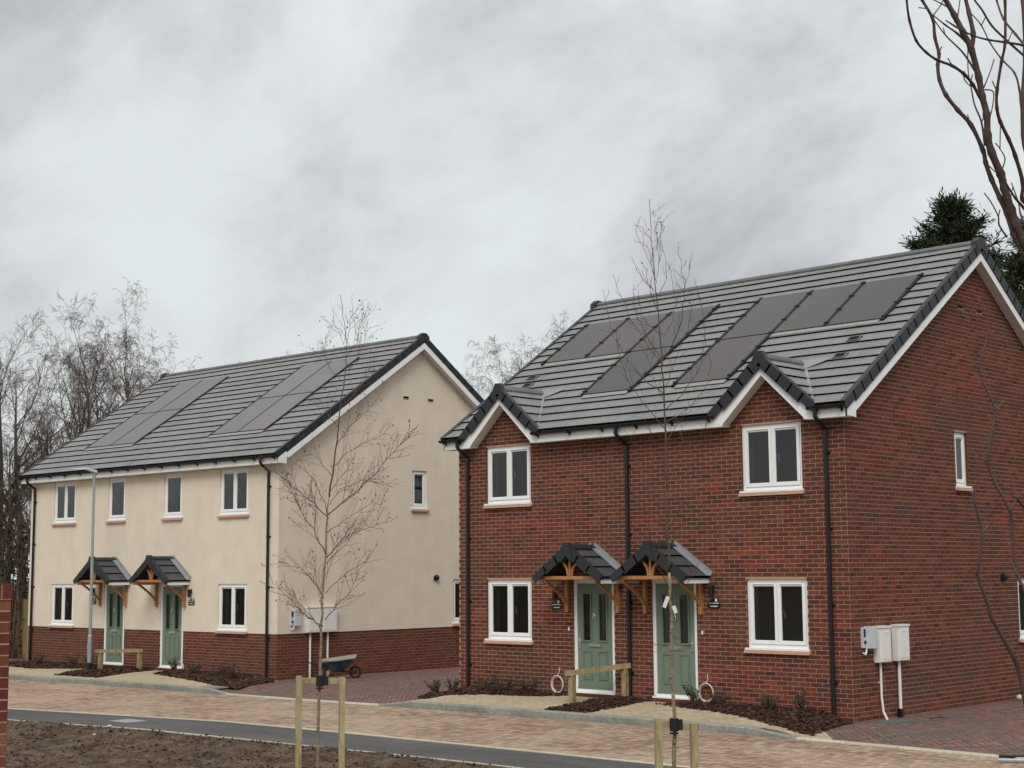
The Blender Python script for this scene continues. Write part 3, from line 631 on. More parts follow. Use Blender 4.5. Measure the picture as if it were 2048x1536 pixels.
def verge_caps(rf, RM, xe, s1, gauge, sgn, drop=.14, wd=.072, mat_='verge', start=0., n0=.0):
    """dry verge units: an L cap per course, xe = outer edge, sgn = outward direction along x"""
    n = int(round((s1 - start) / gauge))
    drop0 = drop
    for r in range(n):
        drop = drop0 * (.72 if r == 0 else 1); s0 = start + r * gauge - .02; s_e = s0 + gauge + .035
        b = MB(RM)
        xi = xe - sgn * wd
        xa, xb = (xi, xe) if sgn > 0 else (xe, xi)
        hb, ht = .054 + n0, .051 + n0      # top heights at the low and the high end
        b.add([(xa, s0, -.005), (xb, s0, -.005), (xb, s_e, -.005), (xa, s_e, -.005), (xa, s0, hb), (xb, s0, hb), (xb, s_e, ht), (xa, s_e, ht)], BOXF)
        ya, yb = (xe, xe + .022) if sgn > 0 else (xe - .022, xe)
        b.add([(ya, s0, -drop), (yb, s0, -drop), (yb, s_e, -drop * .975), (ya, s_e, -drop * .975), (ya, s0, hb), (yb, s0, hb), (yb, s_e, ht), (ya, s_e, ht)], BOXF)
        b.build('verge_cap', MT[mat_], rf)
def ridge_caps(rf, p0, p1, slope, seg=.45, r_=.11, mat_='ridge'):
    p0 = Vector(p0); p1 = Vector(p1); d = p1 - p0; n = max(1, round(d.length / seg)); u = d.normalized(); s_ = Vector((-u.y, u.x, 0))
    for i in range(n):
        a_ = p0 + d * (i / n) ; c_ = p0 + d * ((i + 1) / n) + u * .02
        b = MB(); vs = []
        for q, k in ((a_, 1.0), (c_, .93)):
            for t in (-1, -.6, 0, .6, 1): vs.append(tuple(q + s_ * r_ * t * k * 1.1 + Vector((0, 0, .055 * k - slope * r_ * abs(t) * (abs(t) ** .4) * 1.0))))
            for t in (1, -1): vs.append(tuple(q + s_ * r_ * t * k * 1.05 + Vector((0, 0, .02 - slope * r_))))
        fs = [(k, k + 7, (k + 1) % 7 + 7, (k + 1) % 7) for k in range(7)] + [tuple(range(7)), tuple(range(13, 6, -1))]
        b.add(vs, fs, 0, random.random()); b.build('ridge_tile', MT[mat_], rf)
def board_pair(root, name, m, pts, x0, x1, axis):
    b = MB(); b.prism(pts, x0, x1, axis=axis); return b.build(name, m, root)
def gutter(root, x0, x1, y, z, brackets=.8):
    b = MB(); n = 7; prof = [(y - .055 + .055 * math.cos(PI + PI * k / n), z + .055 * math.sin(PI + PI * k / n)) for k in range(n + 1)]
    prof2 = [(y - .055 + .047 * math.cos(PI + PI * k / n), z + .047 * math.sin(PI + PI * k / n)) for k in range(n, -1, -1)]
    b.prism(prof + prof2, x0, x1, axis='yz')
    for xe in (x0, x1): b.prism([(y - .055 + .056 * math.cos(PI + PI * k / n), z + .056 * math.sin(PI + PI * k / n)) for k in range(n + 1)], xe - .004, xe + .004, axis='yz')
    gt = b.build('gutter', MT['black'], root)
    k = max(1, int((x1 - x0) / brackets))
    for i in range(k + 1):
        x = x0 + .12 + (x1 - x0 - .24) * i / k
        c = MB(); c.box((x - .022, y - .115, z - .075), (x + .022, y + .002, z - .035)); c.box((x - .016, y - .02, z - .11), (x + .016, y + .0, z - .03)); c.build('gutter_bracket', MT['black'], gt)
def downpipe(root, xt, xb, yg, zg, zbot):
    b = MB(); r = .036; y1 = -.055
    b.tube([(xt, yg - .055, zg - .03), (xt, yg - .055, zg - .16), (xt + (xb - xt) * .25, yg - .045 + .03, zg - .21), (xb, y1 - .0, zg - .36), (xb, y1, zg - .44), (xb, y1, zbot)], r, 10)
    b.tube([(xt, yg - .055, zg - .07), (xt, yg - .055, zg - .02)], .048, 10)
    dp = b.build('downpipe', MT['black'], root)
    z = zg - .75
    while z > zbot + .3:
        c = MB(); c.tube([(xb, y1, z - .02), (xb, y1, z + .02)], .045, 10); c.box((xb - .06, -.02, z - .018), (xb + .06, .0, z + .018)); c.build('pipe_clip', MT['black'], dp); z -= 1.25
def canopy(root, cx_, W, half=.80, dep=.75, zt=2.865, zb=2.315, flash_up=.05, post_half=.62, post_bot=1.68):
    sl = (zt - zb) / half; SL = math.hypot(1, sl)
    b = MB()
    b.add([(cx_ - half, -dep, zb), (cx_, -dep, zt), (cx_ + half, -dep, zb), (cx_ - half, -.01, zb), (cx_, -.01, zt), (cx_ + half, -.01, zb),
           (cx_ - half, -dep, zb - .025), (cx_, -dep, zt - .03), (cx_ + half, -dep, zb - .025), (cx_ - half, -.01, zb - .025), (cx_, -.01, zt - .03), (cx_ + half, -.01, zb - .025)],
          [(0, 1, 4, 3), (1, 2, 5, 4), (9, 10, 7, 6), (10, 11, 8, 7), (0, 6, 7, 1), (1, 7, 8, 2)])
    cp = b.build('porch_canopy', MT['membrane'], root)
    s1 = half * SL; gz = s1 / 3
    for sg in (-1, 1):
        RM = roofM((cx_ + sg * half, 0, zb), (0, -1, 0), (-sg, 0, sl))
        # x runs out from the wall 0..dep
        if RM.to_3x3().determinant() < 0: pass
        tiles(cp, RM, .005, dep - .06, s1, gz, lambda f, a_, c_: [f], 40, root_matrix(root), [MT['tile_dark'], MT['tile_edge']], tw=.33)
        verge_caps(cp, RM, dep, s1, gz, 1, drop=.115, wd=.09)
        m = MB(RM); m.box((.0, -.01, .045), (.13, s1 + .01, .058)); m.box((.0, 0, .05), (.008, s1 + .02, .075 + flash_up)); m.build('lead_flashing', MT['lead'], cp)
        xa = cx_ + sg * (half - .03)
        m = MB(); m.box((min(xa, xa + sg * .02), -dep + .06, zb - .095), (max(xa, xa + sg * .02), -.01, zb - .012)); m.build('fascia_board', MT['white'], cp)
    b = MB(); y = -dep + .03
    ridge_caps(cp, (cx_, -dep - .005, zt + .02), (cx_, 0, zt + .02), sl, seg=.4, r_=.1, mat_='verge')
    b = MB(); b.bar((cx_ - half + .1, -dep + .1, zb + .01), (cx_ + half - .1, -dep + .1, zb + .01), .08, .062); b.build('tie_beam', MT['oak'], cp)
    b = MB(); b.prism([(cx_ - .16, zt - .16), (cx_ - .06, zt + .10), (cx_ + .06, zt + .10), (cx_ + .16, zt - .16), (cx_ + .13, zt - .26), (cx_, zt - .13), (cx_ - .13, zt - .26)], -dep - .03, -dep + .07, axis='xz'); b.build('ridge_end_cap', MT['verge'], cp)
    # fan of three struts
    for t, cz in ((-.2, 1), (0, 0), (.2, 1)):
        m = MB(); top = (cx_ + t, -dep + .1, zb + .04 + (half - abs(t) - .14) * sl * .92); bot = (cx_ + t * .2, -dep + .1, zb + .045)
        mid = (cx_ + t * .38, -dep + .1, (top[2] + bot[2]) / 2)
        m.tube([bot, mid, top], .022, 4) if False else (m.bar(bot, mid, .04, .035, up=(0, 1, 0)), m.bar(mid, top, .04, .035, up=(0, 1, 0)))
        m.build('strut', MT['oak'], cp)
    for sg in (-1, 1):
        xp = cx_ + sg * post_half
        m = MB(); m.box((xp - .035, -.075, post_bot), (xp + .035, -.012, zb - .03)); m.build('wall_post', MT['oak'], cp)
        m = MB(); pts = []
        for i in range(7):
            t = i / 6; bend = .07 * math.sin(PI * t)
            pts.append((xp, -.06 - (dep - .14) * t ** 1.15, post_bot + .16 + (zb - .04 - post_bot - .16) * (t ** .9) - 0 * bend))
        for p, q in zip(pts, pts[1:]): m.bar(p, q, .048, .05, up=(1, 0, 0))
        m.build('curved_brace', MT['oak'], cp)
        m = MB(); m.bar((xp, -dep + .14, zb - .02), (xp, -.012, zb - .02), .06, .06); m.build('side_beam', MT['oak'], cp)
    return cp
def wall_lamp(root, a_, z):
    b = MB(FRONT @ Matrix.Translation((a_, 0, z))); b.box((-.045, 0, .04), (.03, .035, .15)); b.tube([(0, .035, .09), (0, .075, .09)], .018, 6); b.tube([(.02, .085, -.06), (.02, .085, .13)], .045, 10); b.tube([(.02, .085, .13), (.02, .085, .15)], [.05, .03], 10)
    b.build('wall_lamp', MT['black'], root)
def plaque(root, a_, z):
    b = MB(FRONT @ Matrix.Translation((a_, 0, z))); b.box((-.13, 0, -.075), (.13, .014, .04)); b.box((-.03, 0, .04), (.11, .014, .10))
    p = b.build('house_plaque', MT['black'], root)
    m = MB(FRONT @ Matrix.Translation((a_, 0, z))); m.box((.03, .014, .045), (.075, .017, .092)); m.box((-.10, .014, .01), (.11, .016, .022)); m.box((-.07, .014, -.045), (.08, .016, -.03))
    m.build('plaque_marks', MT['labelwhite'], p)
def meter(root, y0, y1, z0, z1, pr, mat_='cabinet', lid=True):
    b = MB(SIDE); b.box((y0, 0, z0), (y1, pr - .02, z1)); b.box((y0 - .012, 0, z1 - .02), (y1 + .012, pr + .012, z1 + .012)); 
    mbx = b.build('meter_cabinet', MT[mat_], root)
    b = MB(SIDE); b.box((y0 + .012, pr - .02, z0 + .012), (y1 - .012, pr, z1 - .03)); b.box((y0 + .05, pr, z0 + .05), (y1 - .05, pr + .006, z1 - .08)); b.build('cabinet_door', MT[mat_], mbx)
    b = MB(SIDE); b.box(((y0 + y1) / 2 - .05, pr + .006, z1 - .115), ((y0 + y1) / 2 + .05, pr + .009, z1 - .105)); b.build('latch', MT['unit'], mbx)
def inverter(root, y0, y1, z0, z1):
    b = MB(SIDE); b.box((y0, 0, z0), (y0 + .09, .05, z1 - .02)); b.box((y0 + .09, 0, z0 - .01), (y1, .11, z1))
    u = b.build('electrical_unit', MT['unit'], root)
    b = MB(SIDE); b.tube([(y0 + .045, .05, z0 + .09), (y0 + .045, .065, z0 + .09)], .028, 10); b.box((y0 + .015, .05, z1 - .17), (y0 + .07, .056, z1 - .04)); b.build('switch', MT['black'], u)
    b = MB(SIDE); b.tube([(y0 + .1, .04, z0 - .0), (y0 + .1, .04, z0 - .07), (y0 + .06, .04, z0 - .11), (y0 + .02, .03, z0 - .08)], .016, 8); b.build('cable_loop', MT['white'], u)
def vent(root, y, z):
    b = MB(SIDE); b.tube([(y, 0, z), (y, .05, z)], .08, 12); b.tube([(y, .05, z), (y + .0, .09, z - .02)], [.08, .05], 12); b.box((y - .09, 0, z - .06), (y + .05, .05, z + .03)); b.build('wall_vent', MT['black'], root)
def air_slots(root, pos):
    for y, z in pos:
        b = MB(SIDE); b.box((y - .10, .002, z - .03), (y + .10, .006, z + .03)); b.box((y - .105, .002, z - .045), (y + .105, .012, z - .03), 1); b.build('air_slot', [MT['tile_edge'], MT['sill']], root)
# ---- a whole house --------------------------------------------------------
SLP = .68; SN = math.hypot(1, SLP)
def house(name, label, loc, rz, Lx, yr, ze, gauge, fronts, doors, sides, z0, render, gablets, panels, g_list, pipes, roofvents, canopies, nr):
    root = empty(name, loc, rz, label, 'house'); W = root_matrix(root); D = 2 * yr
    EY = -.28; zs = lambda y: ze + SLP * (y - EY)
    ops = [(f[0], f[1], f[2], f[3]) for f in fronts] + [(d[0], d[1], d[2], d[3]) for d in doors]
    sops = [tuple(s_[:4]) for s_ in sides]
    eavez = zs(0) - .12; apexz = zs(yr) - .16
    mats = [MT['render'], MT['render'], MT['mortar_grey']] if render else [MT['mortar'], MT['brick_plinth']]
    def upsplit(b, frame_ops, a0, a1, top):
        if render:
            wall_face(b, a0, a1, 0.966, eavez, [o for o in cutrng(frame_ops, .966, 99)], mat_=0, top=top)
            b2.append((a0, a1, frame_ops))
        else: wall_face(b, a0, a1, -.4, eavez, frame_ops, mat_=0, top=top)
    def cutrng(ops_, lo, hi): return [(o[0], o[1], max(o[2], lo), min(o[3], hi)) for o in ops_ if o[3] > lo and o[2] < hi]
    pl = .966
    pool = []; big = {('brick', 0.): MB(FRONT), ('brick', PI / 2): MB(SIDE), ('brick_plinth', 0.): MB(FRONT @ Matrix.Translation((0, -.02, 0))), ('brick_plinth', PI / 2): MB(SIDE @ Matrix.Translation((0, -.02, 0)))}
    tops = {0.: None, PI / 2: [(0, eavez), (yr, apexz), (D, eavez)]}
    for frame, rzz, a0, a1, oo, nm in ((FRONT, 0., -Lx, 0., ops, 'front_wall'), (SIDE, PI / 2, 0., D, sops, 'side_wall')):
        b = MB(frame)
        if render:
            inset = -.02
            wall_face(b, a0, a1, pl, eavez, cutrng(oo, pl, 99), mat_=0, top=tops[rzz]); wb = MB(frame)
            cuts = sorted((o[0], o[1]) for o in oo if o[2] < pl - .1); u = a0
            for c0_, c1_ in cuts + [(a1, a1)]: b.box((u, -.02, pl - .012), (c0_, .0, pl), 0); u = c1_
            wall_face(b, a0 - (0 if rzz == 0 else -.02), a1 - (.02 if rzz == 0 else 0), -.6, pl - .012, cutrng(oo, -.6, pl - .012), out=-.02, mat_=2, rev=2)
            hb = MB(frame)
            for k in range(int((a1 - a0) / .225)):       # header course at the plinth top
                pass
            lim_lo, lim_hi = (a0, a1 - .0205) if rzz == 0 else (.0205, a1)
            bricks(root, frame @ Matrix.Translation((0, -.02, 0)), rzz, lim_lo, lim_hi, pl - 15 * BH - .002, pl - .002, cutrng(oo, -9, pl), matn='brick_plinth', mbig=big[('brick_plinth', rzz)], pool=pool, phase=int(rzz > 0))
        else:
            wall_face(b, a0, a1, -.4, eavez, oo, mat_=0, top=tops[rzz])
            lim = None
            if rzz > 0: lim = lambda z: (max(.0065, (z - eavez + .0) / SLP - .05), min(D, D - (z - eavez) / SLP + .05)) if z > eavez else (.0065, D)
            c1 = eavez if rzz == 0 else -.3 + BH * int((apexz + .3) / BH)
            c1 = -.3 + BH * math.ceil((c1 + .3) / BH)
            bricks(root, frame, rzz, a0, a1 if rzz == 0 else a1, -.3, c1, oo, limit=lim, mbig=big[('brick', rzz)], pool=pool, phase=int(rzz > 0))
        b.build(nm, mats, root)
    # left and back walls
    b = MB(); b.add([(-Lx, 0, -.6), (-Lx, D, -.6), (-Lx, D, eavez), (-Lx, yr, apexz), (-Lx, 0, eavez)], [(0, 1, 2, 3, 4)]); b.add([(-Lx, D, -.6), (0, D, -.6), (0, D, eavez), (-Lx, D, eavez)], [(0, 1, 2, 3)]); b.build('rear_walls', [MT['render'] if render else MT['brick_plinth']], root)
    # gablets (front gables over windows)
    gdat = []
    for gx, half_in, apz, zr_g, mg in gablets: gdat.append((gx, half_in, apz, zr_g, mg))
    for gx, half_in, apz, zr_g, mg in gdat:
        b = MB(FRONT); b.add([(gx - half_in - .1, 0, eavez - .02), (gx + half_in + .1, 0, eavez - .02), (gx, 0, apz + .15)], [(2, 1, 0)]); b.build('gable_wall', MT['mortar'], root)
        lo_z = -.3 + BH * math.ceil((eavez + .3) / BH)
        bricks(root, FRONT, 0., gx - half_in, gx + half_in, lo_z, lo_z + BH * 12, [], limit=lambda z, gx=gx, half_in=half_in, apz=apz: (gx - (apz + .06 - z) / .94, gx + (apz + .06 - z) / .94), mbig=big[('brick', 0.)], pool=pool, phase=int(round((lo_z + .3) / BH)) % 2)
    for key, m in big.items():
        pass
    place_bricks(root, pool, big, 300)
    for key, m in big.items():
        if m.f: m.build('brickwork', MT[key[0]], root, kind='stuff')
    for f in fronts: window(root, FRONT, f[0], f[1], f[2], f[3], two=f[4])
    for s_ in sides: window(root, SIDE, s_[0], s_[1], s_[2], s_[3], two=s_[4], dep=.05)
    for d in doors:
        door(root, d[0], d[1], d[2], d[3], d[4])
        b = MB(FRONT); b.box((d[0] - .02, .0, z0 - .1), (d[1] + .02, .03, d[2] - .03)); b.build('door_step', MT['brick_plinth'], root)
    # main roof ---------------------------------------------------------
    ov = .2; xl, xr = -Lx - ov, ov; s1 = (yr - EY) * SN
    deck = MB()
    eave = [(xl, EY)]
    for gx, hi_, apz, zr_g, mg in sorted(gdat):
        yv = EY + (zr_g - ze) / SLP; hw = (zr_g - ze) / mg
        eave += [(max(xl, gx - hw), EY), (gx, yv), (min(xr, gx + hw), EY)]
    eave += [(xr, EY)]
    poly = [(x, y, zs(y)) for x, y in eave] + [(xr, yr, zs(yr)), (xl, yr, zs(yr))]
    deck.add(poly, [tuple(range(len(poly)))])
    deck.add([(xl, yr, zs(yr)), (xr, yr, zs(yr)), (xr, D - EY, ze), (xl, D - EY, ze)], [(0, 1, 2, 3)])
    rf = deck.build('roof', MT['membrane'], root)  # deck coloured black to paint in the shadow gap under lifted tiles
    RM = roofM((0, EY, ze), (1, 0, 0), (0, 1, SLP))
    def keep(polyg, xc, sc_):
        ps = [polyg]
        for p in panels:
            x0, x1, a_, c_ = p; e_ = .0
            nx_ = []
            for q in ps:
                xs = [v[0] for v in q]; ss = [v[1] for v in q]
                if not xs or max(xs) <= x0 or min(xs) >= x1 or max(ss) <= a_ or min(ss) >= c_: nx_.append(q); continue
                for n_, cc in (((1, 0), x0), ((-1, 0), -x1)):
                    t = clip(q, n_, cc)
                    if area(t) > .001: nx_.append(t)
                mid = clip(clip(q, (-1, 0), -x0), (1, 0), x1)
                for n_, cc in (((0, 1), a_), ((0, -1), -c_)):
                    t = clip(mid, n_, cc)
                    if area(t) > .001: nx_.append(t)
            ps = nx_
        for gx, hi_, apz, zr_g, mg in gdat:
            nx_ = []
            for q in ps:
                # gablet surface above the main one where zr - m|x-gx| > ze + SLP*s/SN
                for sg in (-1, 1):
                    # keep zr - m*sg*(x-gx) < ze+SLP/SN*s   on side sg
                    t = clip(q, (-sg, 0), -sg * gx)
                    t = clip(t, (-mg * sg, -SLP / SN), ze - zr_g - mg * sg * gx - .03) if area(t) > 1e-5 else []
                    if area(t) > .001: nx_.append(t)
            # rejoin halves when nothing was cut
            merged = []
            for q in ps:
                xs = [v[0] for v in q]; ss = [v[1] for v in q]
                if min(ss) / SN * SLP + ze > zr_g - mg * min(abs(min(xs) - gx), abs(max(xs) - gx)) * (0 if min(xs) < gx < max(xs) else 1) + .03: merged.append(q)
            if len(merged) == len(ps): continue
            ps = nx_
        return ps
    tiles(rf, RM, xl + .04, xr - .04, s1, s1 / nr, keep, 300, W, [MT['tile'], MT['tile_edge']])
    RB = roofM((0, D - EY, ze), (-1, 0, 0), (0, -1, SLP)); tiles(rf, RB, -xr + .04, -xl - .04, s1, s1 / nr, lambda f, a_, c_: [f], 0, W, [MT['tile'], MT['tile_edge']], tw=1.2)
    verge_caps(rf, RM, xr, s1, s1 / nr, 1); verge_caps(rf, RM, xl, s1, s1 / nr, -1)
    verge_caps(rf, RB, -xl, s1, s1 / nr, 1); verge_caps(rf, RB, -xr, s1, s1 / nr, -1)
    ridge_caps(rf, (xl - .01, yr, zs(yr) + .02), (xr - .1, yr, zs(yr) + .02), SLP)
    for xe in (xr, xl):      # end cap where the verges meet
        b = MB(); zt = zs(yr); xa = xe - .1; xb_ = xe + .035
        b.prism([(yr - .2, zt - .2), (yr - .17, zt + .02), (yr - .06, zt + .105), (yr + .06, zt + .105), (yr + .17, zt + .02), (yr + .2, zt - .2), (yr, zt - .1)], xa, xb_, axis='yz'); b.build('ridge_end_cap', MT['verge'], rf)
    # panels
    for x0, x1, a_, c_ in panels:
        m = MB(RM); m.box((x0, a_, .002), (x1, c_, .006)); m.build('panel_tray', MT['membrane'], rf)
    return root, rf, RM, zs, W, gdat, s1
def barge(root, xw, xo, yr, D, zs, thick=.02, hgt=.255, boxh=.15):
    """white barge boards, soffit and box ends on one gable (xw wall face, xo outer face of the board)"""
    for sg in (0, 1):
        f = (lambda y: y) if sg == 0 else (lambda y: D - y)
        t = -.075
        z_t = lambda y: zs(y) - .03
        pts = [(f(-.24), z_t(-.24)), (f(yr), z_t(yr)), (f(yr), z_t(yr) - hgt * SN), (f(.06), z_t(.06) - hgt * SN - .0), (f(.06), zs(EYC) + FDZ), (f(-.22), zs(EYC) + FDZ), (f(-.24), zs(EYC) + FDZ)]
        b = MB(); b.prism(pts, min(xo, xo - thick if xo > xw else xo + thick), max(xo, xo - thick if xo > xw else xo + thick), axis='yz'); b.build('barge_board', MT['white'], root)
        b = MB(); z1 = zs(.06) - .03 - hgt * SN + .012
        b.add([(xw, f(.02), zs(.02) - .03 - hgt * SN + .012), (xo - (.01 if xo > xw else -.01), f(.02), zs(.02) - .03 - hgt * SN + .012), (xo - (.01 if xo > xw else -.01), f(yr), zs(yr) - .03 - hgt * SN + .012), (xw, f(yr), zs(yr) - .03 - hgt * SN + .012)], [(0, 1, 2, 3)])
        b.add([(xw, f(-.22), zs(EYC) + FDZ + .005), (xo, f(-.22), zs(EYC) + FDZ + .005), (xo, f(.06), zs(EYC) + FDZ + .005), (xw, f(.06), zs(EYC) + FDZ + .005)], [(0, 1, 2, 3)])
        b.add([(xw, f(.06), zs(EYC) + FDZ + .005), (xo, f(.06), zs(EYC) + FDZ + .005), (xo, f(.06), zs(.06) - .05), (xw, f(.06), zs(.06) - .05)], [(0, 1, 2, 3)])
        b.build('verge_soffit', MT['soffit'], root)
EYC = -.28; FDZ = -.215
def fascia(root, x0, x1, zs):
    b = MB(); z = zs(EYC) + FDZ; b.box((x0, -.24, z), (x1, -.222, z + .235)); b.build('fascia_board', MT['white'], root)
    b = MB(); b.box((x0, -.222, z + .002), (x1, .0, z + .012)); b.build('eaves_soffit', MT['soffit'], root)
def solar(root, RM, plist, two_tone=False):
    for x0, x1, a_, c_ in plist:
        b = MB(RM); b.box((x0 + .012, a_ + .012, .03), (x1 - .012, c_ - .012, .062), 1, random.random()); b.box((x0 + .024, a_ + .024, .0621), (x1 - .024, c_ - .024, .0635), 0, random.random()); 
        b.build('solar_panel', [MT['solar2' if two_tone else 'solar'], MT['membrane']], root)
    xs = sorted({round(p[0], 3) for p in plist})
def rail(root, RM, x, a_, c_):
    b = MB(RM); b.box((x - .03, a_, .03), (x + .03, c_, .072)); s = a_ + .1
    while s < c_: b.box((x - .045, s, .04), (x + .045, s + .05, .085)); s += .55
    b.build('panel_trim', MT['membrane'], root)
def skirt(root, RM, x0, x1, s):
    b = MB(RM); b.box((x0, s - .13, .045), (x1, s, .052)); b.build('panel_flashing', MT['saddle'], root)
def gablet_parts(root, rf, gd, zs, ze, W):
    gx, hi_, apz, zr_g, mg = gd; hw = (zr_g - ze) / mg; SG = math.hypot(1, mg); yv = EYC + (zr_g - ze) / SLP; Y0 = -.25
    b = MB(); zt = lambda y: ze + SLP * (y - EYC)
    vt = [(gx - hw, Y0, ze), (gx, Y0, zr_g), (gx + hw, Y0, ze), (gx, yv, zr_g)]
    b.add(vt, [(0, 1, 3), (1, 2, 3)]); gr = b.build('gable_roof', MT['membrane'], root)
    s1 = hw * SG
    for sg in (-1, 1):
        RM = roofM((gx + sg * hw, Y0, ze), (0, 1, 0), (-sg, 0, mg))
        # keep y < EYC + mg*s/(SG*SLP)
        def keep(f, xc, sc_):
            # x + Y0 < EYC + mg*s/(SG*SLP)
            t = clip(f, (1, -mg / (SG * SLP)), EYC - Y0 - .01); return [t] if area(t) > .001 else []
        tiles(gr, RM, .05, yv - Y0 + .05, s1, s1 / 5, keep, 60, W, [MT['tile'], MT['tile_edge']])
        verge_caps(gr, RM, -.03, s1, s1 / 5, -1, drop=.14, wd=.09)
        p = Vector((gx + sg * (hw - .02), EYC + .02, ze + .03)); q = Vector((gx + sg * .03, yv, zr_g + .04))
        v = MB(); d = (q - p).normalized(); v.bar(p + d * .05, q, .055, .03, up=(0, -SLP, 1)); v.build('valley_trough', MT['lead'], gr)
    ridge_caps(gr, (gx, Y0 - .02, zr_g + .02), (gx, yv - .1, zr_g + .02), mg)
    b = MB(); b.prism([(gx - .17, zr_g - .11), (gx - .06, zr_g + .10), (gx + .06, zr_g + .10), (gx + .17, zr_g - .11), (gx + .15, zr_g - .24), (gx, zr_g - .10), (gx - .15, zr_g - .24)], Y0 - .055, Y0 + .05, axis='xz'); b.build('ridge_end_cap', MT['verge'], gr)
    RMm = roofM((0, EYC, ze), (1, 0, 0), (0, 1, SLP)); sv = (yv - EYC) * SN
    b = MB(RMm); b.add([(gx - .03, sv - .10, .05), (gx + .22, sv - .30, .05), (gx + .62, sv + .02, .052), (gx + .36, sv + .06, .055), (gx - .1, sv + .02, .055)], [(0, 1, 2, 3, 4)]); 
    b.build('lead_saddle', MT['saddle'], gr)
    # boards and soffits
    top = lambda x: zr_g - .02 - mg * abs(x - gx); inn = lambda x: apz - .94 * abs(x - gx); zb = zs(EYC) + FDZ
    for sg in (-1, 1):
        xe = gx + sg * (hi_ + .0); xo = gx + sg * (hw + .0)
        pts = [(gx, top(gx)), (xo, top(xo)), (xo, max(zb, top(xo) - .1)), (gx + sg * (hi_ + .005), zb), (gx + sg * (hi_ - .02), inn(xe) + .01), (gx, inn(gx))]
        b = MB(); b.prism(pts, -.243, -.221, axis='xz'); b.build('barge_board', MT['white'], root)
        b = MB(); b.add([(gx, -.221, inn(gx) + .008), (xe, -.221, inn(xe) + .008), (xe, 0, inn(xe) + .008), (gx, 0, inn(gx) + .008)], [(0, 1, 2, 3)]); b.add([(xe, -.221, zb), (xe, 0, zb), (xe, 0, inn(xe) + .01), (xe, -.221, inn(xe) + .01)], [(0, 1, 2, 3)]); b.build('verge_soffit', MT['soffit'], root)
# ---- brick house ----------------------------------------------------------
LX_ = (-8.66, -7.5, -6.32, -5.12); RX_ = (-4.03, -2.84, -1.69, -.49); LO, MI, HI = 1.26, 3.03, 4.83
bp_ = [(LX_[k], LX_[k + 1], MI, HI) for k in range(3)] + [(LX_[2], LX_[3], LO, MI)] + [(RX_[k], RX_[k + 1], MI, HI) for k in range(3)] + [(RX_[0], RX_[1], LO, MI)]
gab = [(-7.64, .83, 5.735, 6.05, .876), (-1.44, .835, 5.735, 6.05, .876)]
BHO, rfB, RMB, zsB, WB, gd, s1B = house('brick_house', 'pair of red brick semi-detached houses with two small front gables and roof solar panels', (0, 0, 0), 0., 9.03, 4.72, 5.13, .32,
    [(-8.24, -7.033, 3.757, 4.92, True), (-2.045, -.828, 3.757, 4.92, True), (-8.24, -7.033, 1.098, 2.285, True), (-2.015, -.804, 1.098, 2.285, True)],
    [(-5.96, -4.963, .2225, 2.285, -1), (-4.08, -3.08, .2225, 2.285, 1)],
    [(3.76, 4.24, 3.90, 4.92, False), (6.03, 7.2, 1.1, 2.25, True)], 0., False, gab, bp_, None, None, None, None, 19)
for q in gd: gablet_parts(BHO, rfB, q, zsB, 5.13, WB)
barge(BHO, 0., .2, 4.72, 9.44, zsB); barge(BHO, -9.03, -9.23, 4.72, 9.44, zsB)
for a_, c_ in ((-9.23, -8.47), (-6.81, -2.27), (-.605, .2)): fascia(BHO, a_, c_, zsB)
for a_, c_ in ((-9.27, -8.62), (-6.72, -2.42), (-.50, .24)): gutter(BHO, a_, c_, -.243, 5.11)
downpipe(BHO, -8.78, -8.73, -.243, 5.11, .12); downpipe(BHO, -4.62, -4.57, -.243, 5.11, .13); downpipe(BHO, -.36, -.33, -.243, 5.11, .04)
solar(BHO, RMB, bp_)
for x, a_, c_ in ((LX_[0] - .02, MI - .05, HI + .02), (LX_[1], MI, HI), (LX_[2], LO, HI), (LX_[3] + .02, LO - .05, HI + .02), (RX_[0] - .02, LO - .05, HI + .02), (RX_[1], LO, HI), (RX_[2], MI, HI), (RX_[3] + .02, MI - .05, HI + .02)): rail(BHO, RMB, x, a_, c_)
for x0, x1, s in ((LX_[0] + .05, LX_[2] - .03, MI), (LX_[2] + .05, LX_[3], LO), (RX_[0] + .05, RX_[1], LO), (RX_[1] + .03, RX_[3] - .04, MI)): skirt(BHO, RMB, x0, x1, s)
for x, s in ((-.72, 2.33), (-.70, 1.70), (-8.50, 2.38), (-8.38, 2.02)):
    b = MB(RMB); b.box((x - .13, s - .08, .03), (x + .13, s + .09, .062), 1); b.box((x - .09, s - .055, .062), (x + .09, s + .065, .066), 0); b.build('roof_vent', [MT['tile_edge'], MT['ridge']], BHO)
canopy(BHO, -5.46, WB); canopy(BHO, -3.58, WB)
wall_lamp(BHO, -6.38, 1.98); plaque(BHO, -6.38, 1.80); wall_lamp(BHO, -2.72, 2.03); plaque(BHO, -2.70, 1.86)
for x in (-6.07, -2.96):
    b = MB(FRONT); b.box((x - .016, 0, 1.33), (x + .016, .02, 1.40)); b.build('doorbell', MT['cabinet'], BHO)
meter(BHO, .68, 1.02, .92, 1.50, .14); meter(BHO, 1.27, 1.62, .92, 1.51, .14); inverter(BHO, .29, .60, 1.17, 1.515)
b = MB(SIDE); b.tube([(.80, .05, .92), (.80, .05, .35), (.805, .07, .12), (.82, .13, -.01)], .021, 8); b.box((.78, 0, .58), (.82, .05, .60)); b.build('cable_conduit', MT['cabinet'], BHO)
b = MB(SIDE); b.tube([(1.40, .05, .92), (1.40, .05, .12)], .028, 8); b.build('cable_conduit', MT['cabinet'], BHO)
